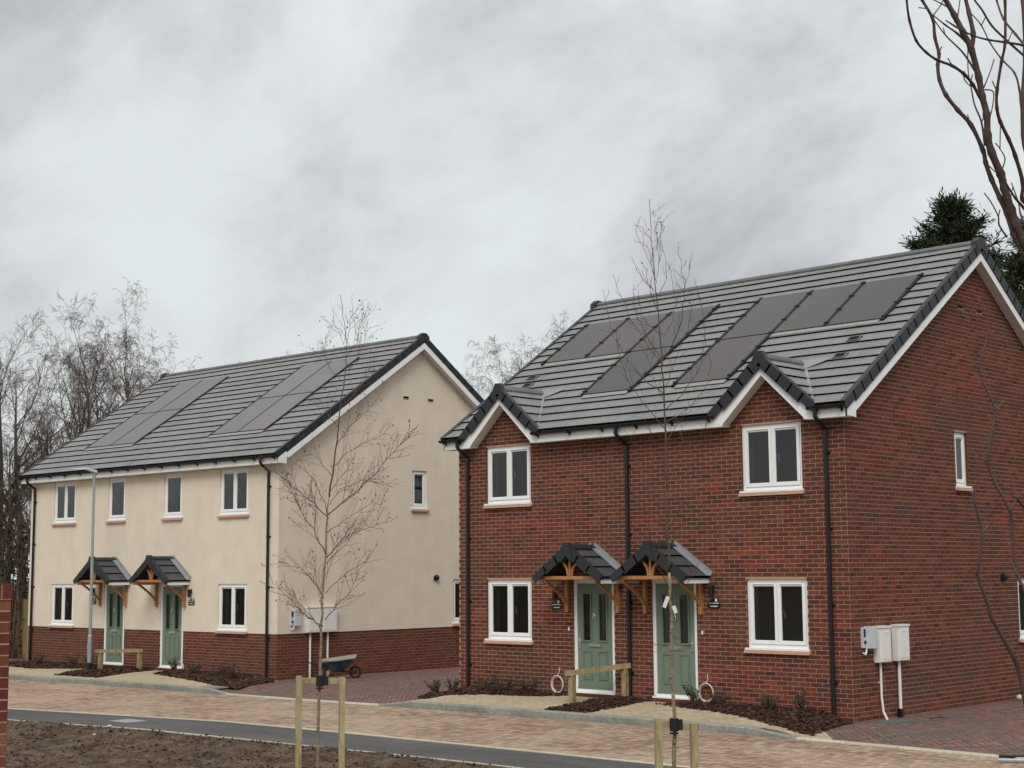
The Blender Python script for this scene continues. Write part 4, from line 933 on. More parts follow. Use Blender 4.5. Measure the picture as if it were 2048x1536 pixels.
b = MB(SIDE); b.box((1.365, 0, -.01), (1.435, .085, .13)); b.build('conduit_boot', MT['black'], BHO)
vent(BHO, 5.42, 2.28); air_slots(BHO, ((4.2, 7.27), (4.95, 7.27)))
# ---- cream house ----------------------------------------------------------
cpn = []
for x0, x1, x2 in ((-9.97, -8.75, -7.5), (-3.93, -2.77, -1.60)):
    for a_, c_ in ((1.36, 3.34), (3.34, 5.29)): cpn += [(x0, x1, a_, c_), (x1, x2, a_, c_)]
CHO, rfC, RMC, zsC, WC, _, s1C = house('cream_house', 'pair of cream rendered semi-detached houses with a red brick plinth and grey tiled roof', (-17.219, 1.749, 0), .02529, 11.59, 4.87, 5.38, .33,
    [(-10.33, -9.16, 3.935, 5.134, True), (-7.51, -6.67, 3.935, 5.134, False), (-4.855, -4.03, 3.935, 5.134, False), (-2.39, -1.2, 3.935, 5.134, True), (-10.34, -9.15, .99, 2.188, True), (-2.40, -1.22, .99, 2.188, True)],
    [(-7.59, -6.62, .002, 2.188, -1), (-4.92, -3.905, .002, 2.188, 1)],
    [(4.62, 5.18, 4.146, 5.205, False), (6.2, 7.4, 1.03, 2.25, True)], -.17, True, [], cpn, None, None, None, None, 19)
barge(CHO, 0., .22, 4.87, 9.74, zsC); barge(CHO, -11.59, -11.81, 4.87, 9.74, zsC)
fascia(CHO, -11.81, .22, zsC); gutter(CHO, -11.86, .24, -.243, 5.36)
downpipe(CHO, -11.38, -11.33, -.243, 5.36, -.1); downpipe(CHO, -.38, -.35, -.243, 5.36, -.12)
solar(CHO, RMC, cpn, True)
for x, s0, s1_ in ((-10., 1.33, 5.31), (-8.75, 1.36, 5.29), (-7.47, 1.33, 5.31), (-3.96, 1.33, 5.31), (-2.77, 1.36, 5.29), (-1.57, 1.33, 5.31)):
    b = MB(RMC); b.box((x - .02, s0, .03), (x + .02, s1_, .068)); b.build('panel_trim', MT['membrane'], CHO)
for x0, x1 in ((-9.95, -7.5), (-3.9, -1.62)): skirt(CHO, RMC, x0, x1, 1.35)
canopy(CHO, -7.13, WC, half=.81, dep=.75, zt=2.85, zb=2.26, flash_up=.05, post_half=.63, post_bot=1.58); canopy(CHO, -4.43, WC, half=.81, dep=.75, zt=2.85, zb=2.26, post_half=.63, post_bot=1.58)
wall_lamp(CHO, -3.55, 1.90); plaque(CHO, -3.53, 1.71); wall_lamp(CHO, -8.12, 1.92); plaque(CHO, -8.12, 1.70)
meter(CHO, .87, 1.30, .965, 1.595, .15); meter(CHO, 1.34, 1.83, .965, 1.60, .15); inverter(CHO, .39, .66, 1.16, 1.54)
for y in (1.02, 1.6):
    b = MB(SIDE); b.tube([(y, .04, .965), (y, .04, -.17)], .027, 8); b.build('cable_conduit', MT['cabinet'], CHO)
vent(CHO, 5.52, 2.30); air_slots(CHO, ((4.38, 7.18), (5.32, 7.18)))
# ================================================================== planting beds
def bed(poly, label, zf, wallf=None, dens=900, hump=.05, chip=(.018, .045)):
    xs = [p[0] for p in poly]; ys = [p[1] for p in poly]; b = MB(); st = .09
    def edged(x, y):
        d = 9.; n = len(poly)
        for i in range(n):
            ax, ay = poly[i]; bx, by = poly[(i + 1) % n]; t = max(0, min(1, ((x - ax) * (bx - ax) + (y - ay) * (by - ay)) / ((bx - ax) ** 2 + (by - ay) ** 2)))
            d = min(d, math.hypot(x - ax - t * (bx - ax), y - ay - t * (by - ay)))
        return d
    hh = lambda x, y: zf(x, y) + .006 + hump * sm(edged(x, y) / .25) + .02 * noise.noise(Vector((x * 5, y * 5, 0))) * sm(edged(x, y) / .1)
    nx = int((max(xs) - min(xs)) / st) + 1; ny_ = int((max(ys) - min(ys)) / st) + 1
    for i in range(nx):
        for j in range(ny_):
            q = [(min(xs) + (i + u) * st, min(ys) + (j + v) * st) for u, v in ((0, 0), (1, 0), (1, 1), (0, 1))]
            if not all(inside(p, poly) for p in q): continue
            b.add([(x, y, hh(x, y)) for x, y in q], [(0, 1, 2, 3)], 0, random.random() * .3)
    A = area(poly)
    for _ in range(int(A * dens)):
        x = random.uniform(min(xs), max(xs)); y = random.uniform(min(ys), max(ys))
        if not inside((x, y), poly): continue
        l = random.uniform(*chip); w_ = l * random.uniform(.35, .7); h = l * .25; z = hh(x, y) + random.uniform(0, .018)
        R = Matrix.Translation((x, y, z)) @ Matrix.Rotation(random.uniform(0, 2 * PI), 4, 'Z') @ Matrix.Rotation(random.gauss(0, .45), 4, 'X') @ Matrix.Rotation(random.gauss(0, .35), 4, 'Y')
        b.M = R; b.box((-l, -w_, -h / 2), (l, w_, h / 2), 0, random.random(), skip=(0,)); b.M = None
    return b.build('bark_mulch', MT['mulch'], label=label, kind='stuff')
bed([(-9.62, -.62), (-9.0, -1.02), (-7.7, -.62), (-6.55, -.42), (-6.2, -.25), (-6.1, -.012), (-9.03, -.012), (-9.6, -.1)], 'bark mulch bed under the left ground floor window of the brick house', Zp)
bed([(-5.42, -1.44), (-4.45, -1.44), (-4.12, -.35), (-4.10, -.012), (-4.88, -.012), (-5.15, -.55)], 'bark mulch wedge between the paths to the two doors of the brick house', Zp)
bed([(-3.75, -.38), (-2.2, -.66), (-1.3, -.98), (-.52, -1.38), (.12, -1.42), (.03, -.012), (-2.98, -.012), (-3.1, -.16)], 'bark mulch bed along the brick house from the right door to the corner', Zp)
wb = lambda x: wallbase(x) - .03
bed([(-28.4, .15), (-26, .02), (-24.7, .55), (-24.2, 1.0), (-24.2, wb(-24.2)), (-28.2, wb(-28.2))], 'bark mulch bed left of the left door of the cream house', Zp, dens=420, chip=(.025, .05))
bed([(-23.6, -.62), (-21.75, -.5), (-22.0, .8), (-22.25, wb(-22.3)), (-23.5, wb(-23.5)), (-23.7, .3)], 'bark mulch wedge between the two doors of the cream house', Zp, dens=420, chip=(.025, .05))
bed([(-21.1, .75), (-18.8, .25), (-16.7, -.28), (-15.95, -.36), (-16.75, 1.1), (-17.2, wb(-17.25)), (-20.9, wb(-20.9))], 'bark mulch bed right of the right door of the cream house', Zp, dens=420, chip=(.025, .05))
# ---- small bed shrubs
def shrub(x, y, z, h, w_, label, group='young shrubs planted in the mulch beds', n=16, leafy=40, seed=0, m='shrub', lean=(0, 0)):
    rs = random.Random(seed * 77 + 5); t = empty('shrub', (x, y, z), 0, label, 'shrub', group)
    st = MB(); lf = MB()
    for i in range(n):
        a_ = rs.uniform(0, 2 * PI); r = w_ * rs.uniform(.4, 1.); hh = h * rs.uniform(.6, 1.)
        p = [Vector((.02 * math.cos(a_), .02 * math.sin(a_), 0))]
        for k in range(1, 5):
            u = k / 4; p.append(Vector((r * math.cos(a_) * u ** .8 + lean[0] * u, r * math.sin(a_) * u ** .8 + lean[1] * u, hh * u - .1 * h * u * u)) + Vector((rs.gauss(0, .012), rs.gauss(0, .012), 0)))
        st.tube(p, [.006, .005, .004, .003, .002], 3, cap=False)
        for _ in range(int(leafy / n * 8)):
            u = rs.uniform(.25, 1) * 4; k = min(3, int(u)); q = p[k].lerp(p[k + 1], u - k)
            d = Vector((rs.gauss(0, 1), rs.gauss(0, 1), rs.gauss(.4, .8))).normalized(); l = rs.uniform(.02, .045); s_ = d.cross(Vector((rs.gauss(0, 1), rs.gauss(0, 1), rs.gauss(0, 1)))).normalized() * l * .28
            lf.add([tuple(q), tuple(q + d * l * .5 + s_), tuple(q + d * l), tuple(q + d * l * .5 - s_)], [(0, 1, 2, 3)], 0, rs.random())
    st.build('stems', MT['bark_dark'], t); lf.build('leaves', MT[m], t, kind='stuff')
SH = [(-9.35, -.35, .38, .26, 'silvery twiggy shrub in the mulch outside the left corner of the brick house'), (-9.02, -.22, .42, .2, 'loose twiggy shrub beside the left downpipe of the brick house'),
      (-8.1, -.22, .36, .28, 'low dark shrub below the left half of the brick house ground floor window'), (-7.5, -.25, .30, .3, 'low spreading shrub below the right half of the brick house left window'), (-6.95, -.2, .3, .22, 'small sparse shrub between the left window and the first cable coil'),
      (-2.98, -.22, .40, .22, 'wispy shrub against the wall right of the right green door'), (-2.45, -.25, .30, .2, 'low dark shrub right of the second cable coil'),
      (-1.25, -.5, .36, .2, 'thin twiggy shrub below the right window of the brick house'), (-.75, -.35, .42, .14, 'upright twiggy shrub near the right downpipe of the brick house'),
      (-26.3, .5, .45, .22, 'twiggy shrub outside the left corner of the cream house'), (-25.2, .9, .4, .26, 'low shrub below the left window of the cream house'), (-24.55, 1.0, .4, .22, 'shrub just behind the lamp post base'),
      (-21.0, 1.35, .42, .2, 'wispy shrub beside the coil at the cream house right door'), (-19.6, 1.0, .38, .26, 'twiggy shrub left of the cream house right window'), (-18.4, .95, .38, .28, 'low shrub below the cream house right window'), (-17.6, .7, .45, .26, 'bushy shrub by the cream house right downpipe')]
for i, (x, y, h, w_, lb) in enumerate(SH): shrub(x, y, Zp(x, y) + .02, h, w_, lb, seed=i, leafy=60, lean=(random.uniform(-.05, .05), -.03))
# ---- knee rails
def knee_rail(p, q, zt0, zt1, label):
    (x0, y0), (x1, y1) = p, q; t = empty('knee_rail', (x0, y0, Zp(x0, y0)), 0, label, 'knee rail', 'timber knee rails between the front paths'); O = Vector((x0, y0, Zp(x0, y0)))
    for x, y, zt in ((x0, y0, zt0), (x1, y1, zt1)):
        b = MB(Matrix.Translation(Vector((x, y, 0)) - O)); b.box((-.05, -.05, Zp(x, y) - .1), (.05, .05, zt - .075)); b.build('post', MT['railwood'], t)
    d = Vector((x1 - x0, y1 - y0, zt1 - zt0)).normalized(); b = MB(Matrix.Translation(-O)); b.bar(Vector((x0, y0, zt0 - .04)) - d * .14, Vector((x1, y1, zt1 - .04)) + d * .1, .125, .085); b.build('rail', MT['railwood'], t)
knee_rail((-5.31, -.80), (-4.62, -.13), .66, .775, 'timber knee rail on two posts in front of the brick house left door')
knee_rail((-23.2, .50), (-22.35, 1.15), .46, .475, 'timber knee rail on two posts in front of the cream house left door')
# ---- cable coils
for (x, y, z, r, rz, lb) in ((-6.33, -.05, .33, .15, 0., 'pale cable coil hanging on the wall left of the brick house left door'), (-2.87, -.05, .34, .15, .1, 'pale cable coil hanging on the wall right of the brick house right door'), (-20.98, 1.50, .03, .13, .3, 'pale cable coil on the ground right of the cream house right door')):
    t = empty('cable_coil', (x, y, z), rz, lb, 'cable coil', 'coils of pale cable left beside the front doors'); b = MB()
    for k in range(3): b.tube([((r + .006 * k) * .9 * math.cos(i * PI / 12), -.012 * k, (r + .004 * k) * math.sin(i * PI / 12)) for i in range(25)], .013, 5, cap=False)
    b.build('loops', MT['cable'], t); b = MB(); b.tube([(0, -.01, r), (.02, .02, r + .08), (.0, .045, r + .16)], .008, 5); b.build('tail', MT['cable'], t)
# ---- street lamp
t = empty('street_lamp', (-23.31, .23, -.17), 0, 'tall galvanised street lamp with flat grey head in front of the cream house', 'street lamp')
b = MB(); b.tube([(0, 0, 0), (0, 0, .30)], .062, 16); b.build('root_sleeve', MT['rubber'], t)
b = MB(); b.tube([(0, 0, .28), (0, 0, 1.0), (0, 0, 1.03)], [.058, .058, .044], 16); b.box((-.02, -.063, .5), (.02, -.055, .8)); b.build('base_column', MT['steel'], t)
b = MB(); b.tube([(0, 0, 1.0), (0, 0, 5.25)], [.042, .034], 12); b.tube([(0, 0, 5.2), (0, 0, 5.38)], .045, 12); b.build('column', MT['steel'], t)
b = MB(); b.add([(-.06, .05, 5.34), (.06, .05, 5.34), (.10, -.30, 5.44), (-.10, -.30, 5.44), (-.05, .05, 5.42), (.05, .05, 5.42), (.07, -.30, 5.47), (-.07, -.30, 5.47)], BOXF)
b.add([(-.10, -.30, 5.425), (.10, -.30, 5.425), (.08, -.68, 5.42), (-.08, -.68, 5.42), (-.08, -.30, 5.47), (.08, -.30, 5.47), (.06, -.68, 5.435), (-.06, -.68, 5.435)], BOXF); b.build('lamp_head', MT['unit'], t)
# ---- wheelbarrow
t = empty('wheelbarrow', (-16.66, 3.12, Zd(-16.6, 3.) - .0), math.atan2(R_.y, R_.x), 'navy wheelbarrow with a grey board across its tray beside the cream side wall', 'wheelbarrow')
b = MB(); b.add([(-.22, -.20, .28), (.26, -.16, .22), (.26, .16, .22), (-.22, .20, .28), (-.42, -.30, .50), (.52, -.27, .52), (.52, .27, .52), (-.42, .30, .50)], BOXF[:1] + BOXF[2:]); b.tube([(-.42, -.3, .5), (.52, -.27, .52), (.52, .27, .52), (-.42, .3, .5), (-.42, -.3, .5)], .014, 6); b.build('tray', MT['navy'], t)
for s_ in (-1, 1):
    b = MB(); b.tube([(-.92, .27 * s_, .48), (-.75, .27 * s_, .50), (-.5, .26 * s_, .40), (-.2, .2 * s_, .26), (.3, .12 * s_, .2), (.62, .06 * s_, .2)], .017, 7); b.build('handle_tube', MT['bark_dark'] if s_ > 0 else MT['rubber'], t)
    b = MB(); b.tube([(-.36, .24 * s_, .33), (-.40, .24 * s_, .02), (-.2, .22 * s_, .02), (-.12, .2 * s_, .26)], .015, 6); b.build('leg', MT['steel'], t)
b = MB(); b.tube([(.60 + .15 * math.cos(i * PI / 10), 0, .19 + .15 * math.sin(i * PI / 10)) for i in range(21)], .035, 8, cap=False); wh = b.build('wheel', MT['rubber'], t)
b = MB(); b.tube([(.60, -.05, .19), (.60, .05, .19)], .03, 8)
for i in range(5): b.bar((.60, 0, .19), (.60 + .12 * math.cos(i * 1.257), 0, .19 + .12 * math.sin(i * 1.257)), .02, .02, up=(0, 1, 0))
b.build('hub', MT['rubber'], wh)
b = MB(Matrix.Translation((.08, 0, .57)) @ Matrix.Rotation(-.13, 4, 'Y') @ Matrix.Rotation(.12, 4, 'X')); b.box((-.50, -.3, -.012), (.55, .3, .012)); o = b.build('board', MT['plank'], None, label='weathered grey board lying across the navy wheelbarrow', cat='board')
o.location = t.location; o.rotation_euler = t.rotation_euler; o.scale = t.scale = (.86, .86, .86)
# ---- fence at far left
t = empty('board_fence', (-28.75, 2.3, -.17), 2.9, 'brown close boarded timber fence beyond the left end of the cream house', 'fence')
for i in range(44):
    b = MB(); h = 1.86 + random.uniform(-.008, .008); b.add([(i * .14, 0, .12), (i * .14 + .15, .006, .12), (i * .14 + .15, .016, .12), (i * .14, .022, .12), (i * .14, 0, h), (i * .14 + .15, .006, h), (i * .14 + .15, .016, h), (i * .14, .022, h)], BOXF, 0, random.random()); b.build('board', MT['fence'], t)
for z in (.35, 1.0, 1.65): b = MB(); b.box((0, -.05, z), (6.2, -.001, z + .08)); b.build('rail', MT['fence'], t)
for i in range(3): b = MB(); b.box((i * 3., -.11, 0), (i * 3. + .1, -.05, 1.85)); b.build('post', MT['fence'], t)
b = MB(); b.box((0, 0, 0), (6.2, .025, .118)); b.build('gravel_board', MT['fence'], t)
# ---- brick pier wall, near left
P = at(20.5, 1250, 10.5); dv = (P - CAM); yaw = math.atan2(dv.y, dv.x) - PI / 2
t = empty('garden_wall', (P.x, P.y, -.12), yaw, 'end of a tall red brick garden wall with upright coping close by at the left edge', 'garden wall')
Wd = root_matrix(t); hT = 2.27 + .12; nb = int(hT / BH); base = hT - nb * BH
b = MB(); b.box((-1.3, .004, -.1), (-.003, .212, hT)); b.build('mortar_core', MT['mortar'], t)
for r in range(nb):
    z = base + r * BH + J / 2; u = 0.; off = (BL - J if r % 2 else (BL - J) / 2 - .0025)
    first = True
    while u > -1.28:
        l = off if first else BL - J
        if first or True:
            b = MB(); d = random.uniform(-.0015, .0015); b.box((max(u - l, -1.3), -.0 - d, z), (u, .06, z + BH - J), 0, random.random(), skip=(4,)); b.build('brick', MT['brick_pier'], t)
        u -= l + J; first = False
    b = MB(); b.box((-.003, .07 if r % 2 == 0 else .0, z), (.0008, .21, z + BH - J), 0, random.random()); b.build('brick', MT['brick_pier'], t)
u = .008
while u > -1.28:
    b = MB(); b.box((u - .0655, -.015, hT + J), (u, .23, hT + .108), 0, random.random()); b.build('coping_brick', MT['brick_pier'], t); u -= BH
b = MB(); b.box((-1.3, -.008, hT + .0), (.002, .222, hT + .1)); b.build('coping_mortar', MT['mortar'], t)
# ================================================================== trees
class TB:     # light mesh builder for thousands of tapering twigs
    def __init__(s): s.v = []; s.f = []
    def tube(s, pts, rad, n=3):
        o = len(s.v); m = len(pts); ca = [(math.cos(2 * PI * k / n), math.sin(2 * PI * k / n)) for k in range(n)]
        for i in range(m):
            d = pts[min(i + 1, m - 1)] - pts[max(i - 1, 0)]
            ax = abs(d.x); a_ = Vector((-d.y, d.x, 0.)) if (abs(d.x) + abs(d.y)) > .15 * abs(d.z) else Vector((0., d.z, -d.y))
            a_.normalize(); b_ = d.cross(a_); b_.normalize(); p = pts[i]; r = rad[i]
            for c, s_ in ca: s.v.append((p.x + r * (a_.x * c + b_.x * s_), p.y + r * (a_.y * c + b_.y * s_), p.z + r * (a_.z * c + b_.z * s_)))
        for i in range(m - 1):
            for k in range(n):
                k2 = (k + 1) % n; s.f.append((o + i * n + k, o + i * n + k2, o + (i + 1) * n + k2, o + (i + 1) * n + k))
    def leaf(s, p, d, l, w_, rs):
        sd_ = d.cross(Vector((rs.gauss(0, 1), rs.gauss(0, 1), rs.gauss(0, 1)))); sd_.normalize(); o = len(s.v)
        s.v += [tuple(p), tuple(p + d * l * .5 + sd_ * w_), tuple(p + d * l), tuple(p + d * l * .5 - sd_ * w_)]; s.f.append((o, o + 1, o + 2, o + 3))
    def mesh(s, name, m):
        me = bpy.data.meshes.new(name); me.from_pydata(s.v, [], s.f); me.materials.append(m); me.update(); return me
    def mesh_r(s, name, m):
        me = s.mesh(name, m); at_ = me.attributes.new('rnd', 'FLOAT', 'FACE'); at_.data.foreach_set('value', [random.random() for _ in s.f]); return me
def grow(tb, rs, p, d, L_, r, lv, P_):
    """one branch and its children; P_ holds per-level tables"""
    n = P_['seg'][lv]; pts = [p.copy()]; rad = [r]; q = p.copy(); dd = d.copy(); tip = P_['tip']
    for i in range(n):
        dd = dd + Vector((rs.gauss(0, 1), rs.gauss(0, 1), rs.gauss(0, 1))) * P_['wob'][lv]; dd.z += P_['up'][lv] * (1 if P_['up'][lv] > 0 else (i + 1) / n * 1.5); dd.normalize()
        q = q + dd * (L_ / n); pts.append(q.copy()); rad.append(max(tip, r * (1 - (i + 1) / n * P_['taper'])))
    tgt = tb[0] if lv <= P_['trunklv'] else tb[1]
    tgt.tube(pts, rad, P_['sides'][lv])
    if lv + 1 >= len(P_['num']) + 1 or lv >= len(P_['num']): return
    k = int(P_['num'][lv] * rs.uniform(.8, 1.2)); s0 = P_['start'][lv]
    for j in range(k):
        u = s0 + (1 - s0) * ((j + rs.random()) / k); f = u * n; i = min(n - 1, int(f)); pp = pts[i].lerp(pts[i + 1], f - i); bd = (pts[i + 1] - pts[i]).normalized()
        az = rs.uniform(0, 2 * PI); s_ = bd.cross(Vector((math.cos(az), math.sin(az), .3))).normalized(); an = P_['ang'][lv] * rs.uniform(.7, 1.3)
        nd = bd * math.cos(an) + s_ * math.sin(an)
        ll = L_ * P_['len'][lv] * (1 - P_['fall'][lv] * (u - s0) / (1 - s0 + 1e-6)) * rs.uniform(.7, 1.2)
        grow(tb, rs, pp, nd.normalized(), ll, max(tip, rad[i] * P_['rr'][lv]), lv + 1, P_)
BROAD = dict(num=[17, 9, 7, 5], seg=[8, 6, 4, 3, 3], wob=[.05, .12, .16, .2, .25], up=[.03, .07, .05, .03, .02], taper=.9, tip=.0038, sides=[8, 5, 3, 3, 3], start=[.22, .2, .15, .1], ang=[.62, .6, .62, .62], len=[.50, .46, .46, .52], fall=[.55, .4, .3, .2], rr=[.5, .55, .6, .7], trunklv=0)
WEEP = dict(num=[19, 10, 8, 4], seg=[8, 6, 5, 5, 3], wob=[.05, .10, .14, .14, .2], up=[.03, .10, -.10, -.30, -.3], taper=.92, tip=.0038, sides=[8, 5, 3, 3, 3], start=[.25, .15, .1, .1], ang=[.62, .6, .7, .6], len=[.50, .38, .5, .5], fall=[.5, .35, .2, .2], rr=[.42, .5, .5, .6], trunklv=0)
def tree_kind(seed, H, P_, r=.2):
    rs = random.Random(seed); tb = [TB(), TB()]; grow(tb, rs, Vector((0, 0, 0)), Vector((rs.gauss(0, .04), rs.gauss(0, .04), 1)).normalized(), H, r, 0, P_); return tb
KINDS = {}
for k, (sd_, P_, mt, mw) in enumerate([(11, BROAD, 'bark_old', 'twig_old'), (23, BROAD, 'bark_old', 'twig_old'), (37, WEEP, 'bark_weep', 'twig_old'), (58, WEEP, 'bark_weep', 'twig_old'), (71, BROAD, 'bark_old', 'twig_old')]):
    tb = tree_kind(sd_, 10., P_, .19); KINDS[k] = (tb[0].mesh('trunk', MT[mt]), tb[1].mesh('crown', MT[mw]), max(v[2] for v in tb[1].v))
def bg_tree(k, px, ytop, depth, label, group='bare trees behind the houses', rz=0., wide=1., lean=0.):
    Q = at(px, ytop, depth); base = Vector((Q.x, Q.y, -.4)); h = Q.z + .4; s_ = h / KINDS[k][2]
    t = empty('bare_tree', base, rz, label, 'tree', group); t.scale = (s_ * wide, s_ * wide, s_); t.rotation_euler = (lean, 0, rz)
    for nm, me in zip(('trunk', 'crown'), KINDS[k][:2]): link(nm, me, t)
bg_tree(0, 22, 556, 60, 'dark bare tree with thick trunk at the very left edge', rz=.4)
bg_tree(1, 105, 680, 59, 'bushy bare tree in the left group, lower than its neighbours', rz=1.9, wide=1.15)
bg_tree(4, 192, 580, 62, 'tall round headed bare tree, third from the left edge', rz=2.7, wide=.85)
bg_tree(2, 342, 562, 62, 'weeping bare birch rising just left of the cream roof ridge', rz=.2, wide=.85)
bg_tree(3, 262, 660, 66, 'shorter weeping bare tree between the round tree and the tall birch', rz=1.2, wide=1.0)
bg_tree(4, 30, 800, 58, 'low spreading bare tree showing left of the cream eaves', rz=4.1, wide=1.25)
bg_tree(1, 150, 790, 60, 'low bare tree half hidden behind the left end of the cream roof', rz=5.1, wide=1.3)
bg_tree(0, 605, 672, 70, 'top of a bare tree showing above the middle of the cream ridge', rz=3.3, wide=.5)
bg_tree(4, 672, 702, 74, 'faint twigs of a tree just above the right part of the cream ridge', rz=.9, wide=.6)
bg_tree(3, 535, 716, 76, 'faint bare treetop low above the cream ridge', rz=.9, wide=.7)
bg_tree(2, 985, 700, 60, 'weeping bare birch in the gap between the two roofs', rz=2.2, wide=.8)
bg_tree(3, 1065, 650, 64, 'bare birch rising behind the left slope of the brick roof', rz=2.9, wide=.8)
bg_tree(2, 1132, 606, 66, 'tallest bare birch behind the left slope of the brick roof', rz=4.4, wide=.8)
bg_tree(1, 66, 655, 64, 'tangled bare tree between the edge tree and the round headed one', rz=3.6, wide=1.1)
bg_tree(3, 1022, 672, 62, 'wispy bare tree between the two birches left of the brick roof', rz=.7, wide=.9)
bg_tree(4, -75, 620, 57, 'bare tree mostly outside the frame whose boughs enter at the left edge', rz=1.1, wide=1.1)
# hedge behind the garden wall
rs = random.Random(4); tb = TB(); tw = TB(); H0 = at(-10, 1100, 50); Rh = Vector((R_.x, R_.y, 0)).normalized(); Fh = Vector((F_.x, F_.y, 0)).normalized()
for _ in range(15000):
    u = rs.uniform(-7, 7); v = rs.uniform(-1.2, 1.2); top = 3.9 + .5 * noise.noise(Vector((u * .5, 0, 0))) ; z = -.3 + (top + .3) * rs.random() ** .8
    p = Vector((H0.x, H0.y, 0)) + Rh * u + Fh * v + Vector((0, 0, z)); d = Vector((rs.gauss(0, 1), rs.gauss(0, 1), rs.gauss(.3, 1))).normalized(); tb.leaf(p, d, rs.uniform(.08, .2), rs.uniform(.02, .06), rs)
hd = empty('hedge', (0, 0, 0), 0, 'dark unkempt hedge beyond the fence at the far left', 'hedge'); o = link('leaves', tb.mesh_r('leaves', MT['hedge']), hd, kind='stuff')
for _ in range(500):
    u = rs.uniform(-7, 7); p = Vector((H0.x, H0.y, -.3)) + Rh * u + Fh * rs.uniform(-1, 1); q = p + Vector((rs.gauss(0, .3), rs.gauss(0, .3), rs.uniform(2.5, 4.8))); tw.tube([p, p.lerp(q, .5) + Vector((rs.gauss(0, .15), rs.gauss(0, .15), 0)), q], [.03, .02, .006])
link('stems', tw.mesh('stems', MT['twig_old']), hd, kind='stuff')
# conifers behind the brick gable
def conifer(px, ytop, depth, rad, seed, label, nb=210):
    Q = at(px, ytop, depth); rs = random.Random(seed); H = Q.z + .4; t = empty('conifer', (Q.x, Q.y, -.4), 0, label, 'conifer', 'conifers behind the brick gable')
    tr = TB(); lf = TB(); tr.tube([Vector((0, 0, 0)), Vector((.1, 0, H * .5)), Vector((0, 0, H * .98))], [.25, .14, .02], 7)
    for i in range(nb):
        u = 1 - (i / nb) ** 1.25 * .75 ; z = H * u * .99; L_ = (.14 + rad * (1 - u) ** .60 * 1.85) * rs.uniform(.5, 1.3); a_ = rs.uniform(0, 2 * PI)
        d = Vector((math.cos(a_), math.sin(a_), rs.uniform(.35, .9) + (1.2 if u > .96 else 0))).normalized(); p0 = Vector((0, 0, z)); pts = [p0]
        for k in range(4): d = (d + Vector((rs.gauss(0, .1), rs.gauss(0, .1), -.10 + .04 * k))).normalized(); pts.append(pts[-1] + d * L_ / 4)
        tr.tube(pts, [.03, .022, .016, .01, .004])
        for j in range(int(46 * (L_ / .8) + 16)):
            f = rs.uniform(.15, 1.0) * 4; k = min(3, int(f)); p = pts[k].lerp(pts[k + 1], f - k); bd = (pts[k + 1] - pts[k]).normalized()
            e_ = (bd * rs.uniform(.3, 1.) + Vector((rs.gauss(0, .6), rs.gauss(0, .6), rs.gauss(.1, .35)))).normalized(); l = rs.uniform(.16, .42)
            for m in range(5): lf.leaf(p + e_ * l * m * .22, (e_ + Vector((rs.gauss(0, .45), rs.gauss(0, .45), rs.gauss(0, .3)))).normalized(), l * .5, .013 + .009 * rs.random(), rs)
    link('trunk', tr.mesh('trunk', MT['bark_old']), t); link('crown', lf.mesh_r('crown', MT['conifer']), t)
conifer(1903, 418, 40, 1.75, 3, 'dark green conifer with a pointed top rising behind the brick roof ridge'); conifer(2062, 455, 44, 1.6, 9, 'second dark conifer behind the right verge at the right edge', 170)
conifer(1985, 520, 46, 1.5, 14, 'lower conifer between the two taller ones behind the gable', 120)
# ---- young staked trees
def twigs(tb, rs, pts, n, L0, r, lv=0, bud=None, up=.12, ang=.7, s0=.25, leaf=.25, fan=(.7, 1.2)):
    m = len(pts) - 1
    for j in range(n):
        u = (s0 + (1 - s0) * (j + rs.random()) / n) * m; i = min(m - 1, int(u)); p = pts[i].lerp(pts[i + 1], u - i); bd = (pts[i + 1] - pts[i]).normalized()
        az = rs.uniform(0, 2 * PI); sd_ = bd.cross(Vector((math.cos(az), math.sin(az), .2))).normalized(); an = ang * rs.uniform(*fan); d = bd * math.cos(an) + sd_ * math.sin(an)
        L_ = L0 * rs.uniform(.5, 1.15) * (1 - .45 * u / m); q = [p]; dd = d
        for k in range(4): dd = (dd + Vector((rs.gauss(0, .055), rs.gauss(0, .055), rs.gauss(0, .045) + up * .6))).normalized(); q.append(q[-1] + dd * L_ / 4)
        tb.tube(q, [r, r * .85, r * .7, r * .55, r * .45])
        if lv > 0: twigs(tb, rs, q, max(3, int(5 * L_ / L0)), L_ * .5, r * .6, lv - 1, bud, up, ang, .2, leaf)
        elif bud is not None and rs.random() < leaf: bud.leaf(q[-1], Vector((rs.gauss(0, .5), rs.gauss(0, .5), -.6)).normalized(), rs.uniform(.02, .04), .008, rs)
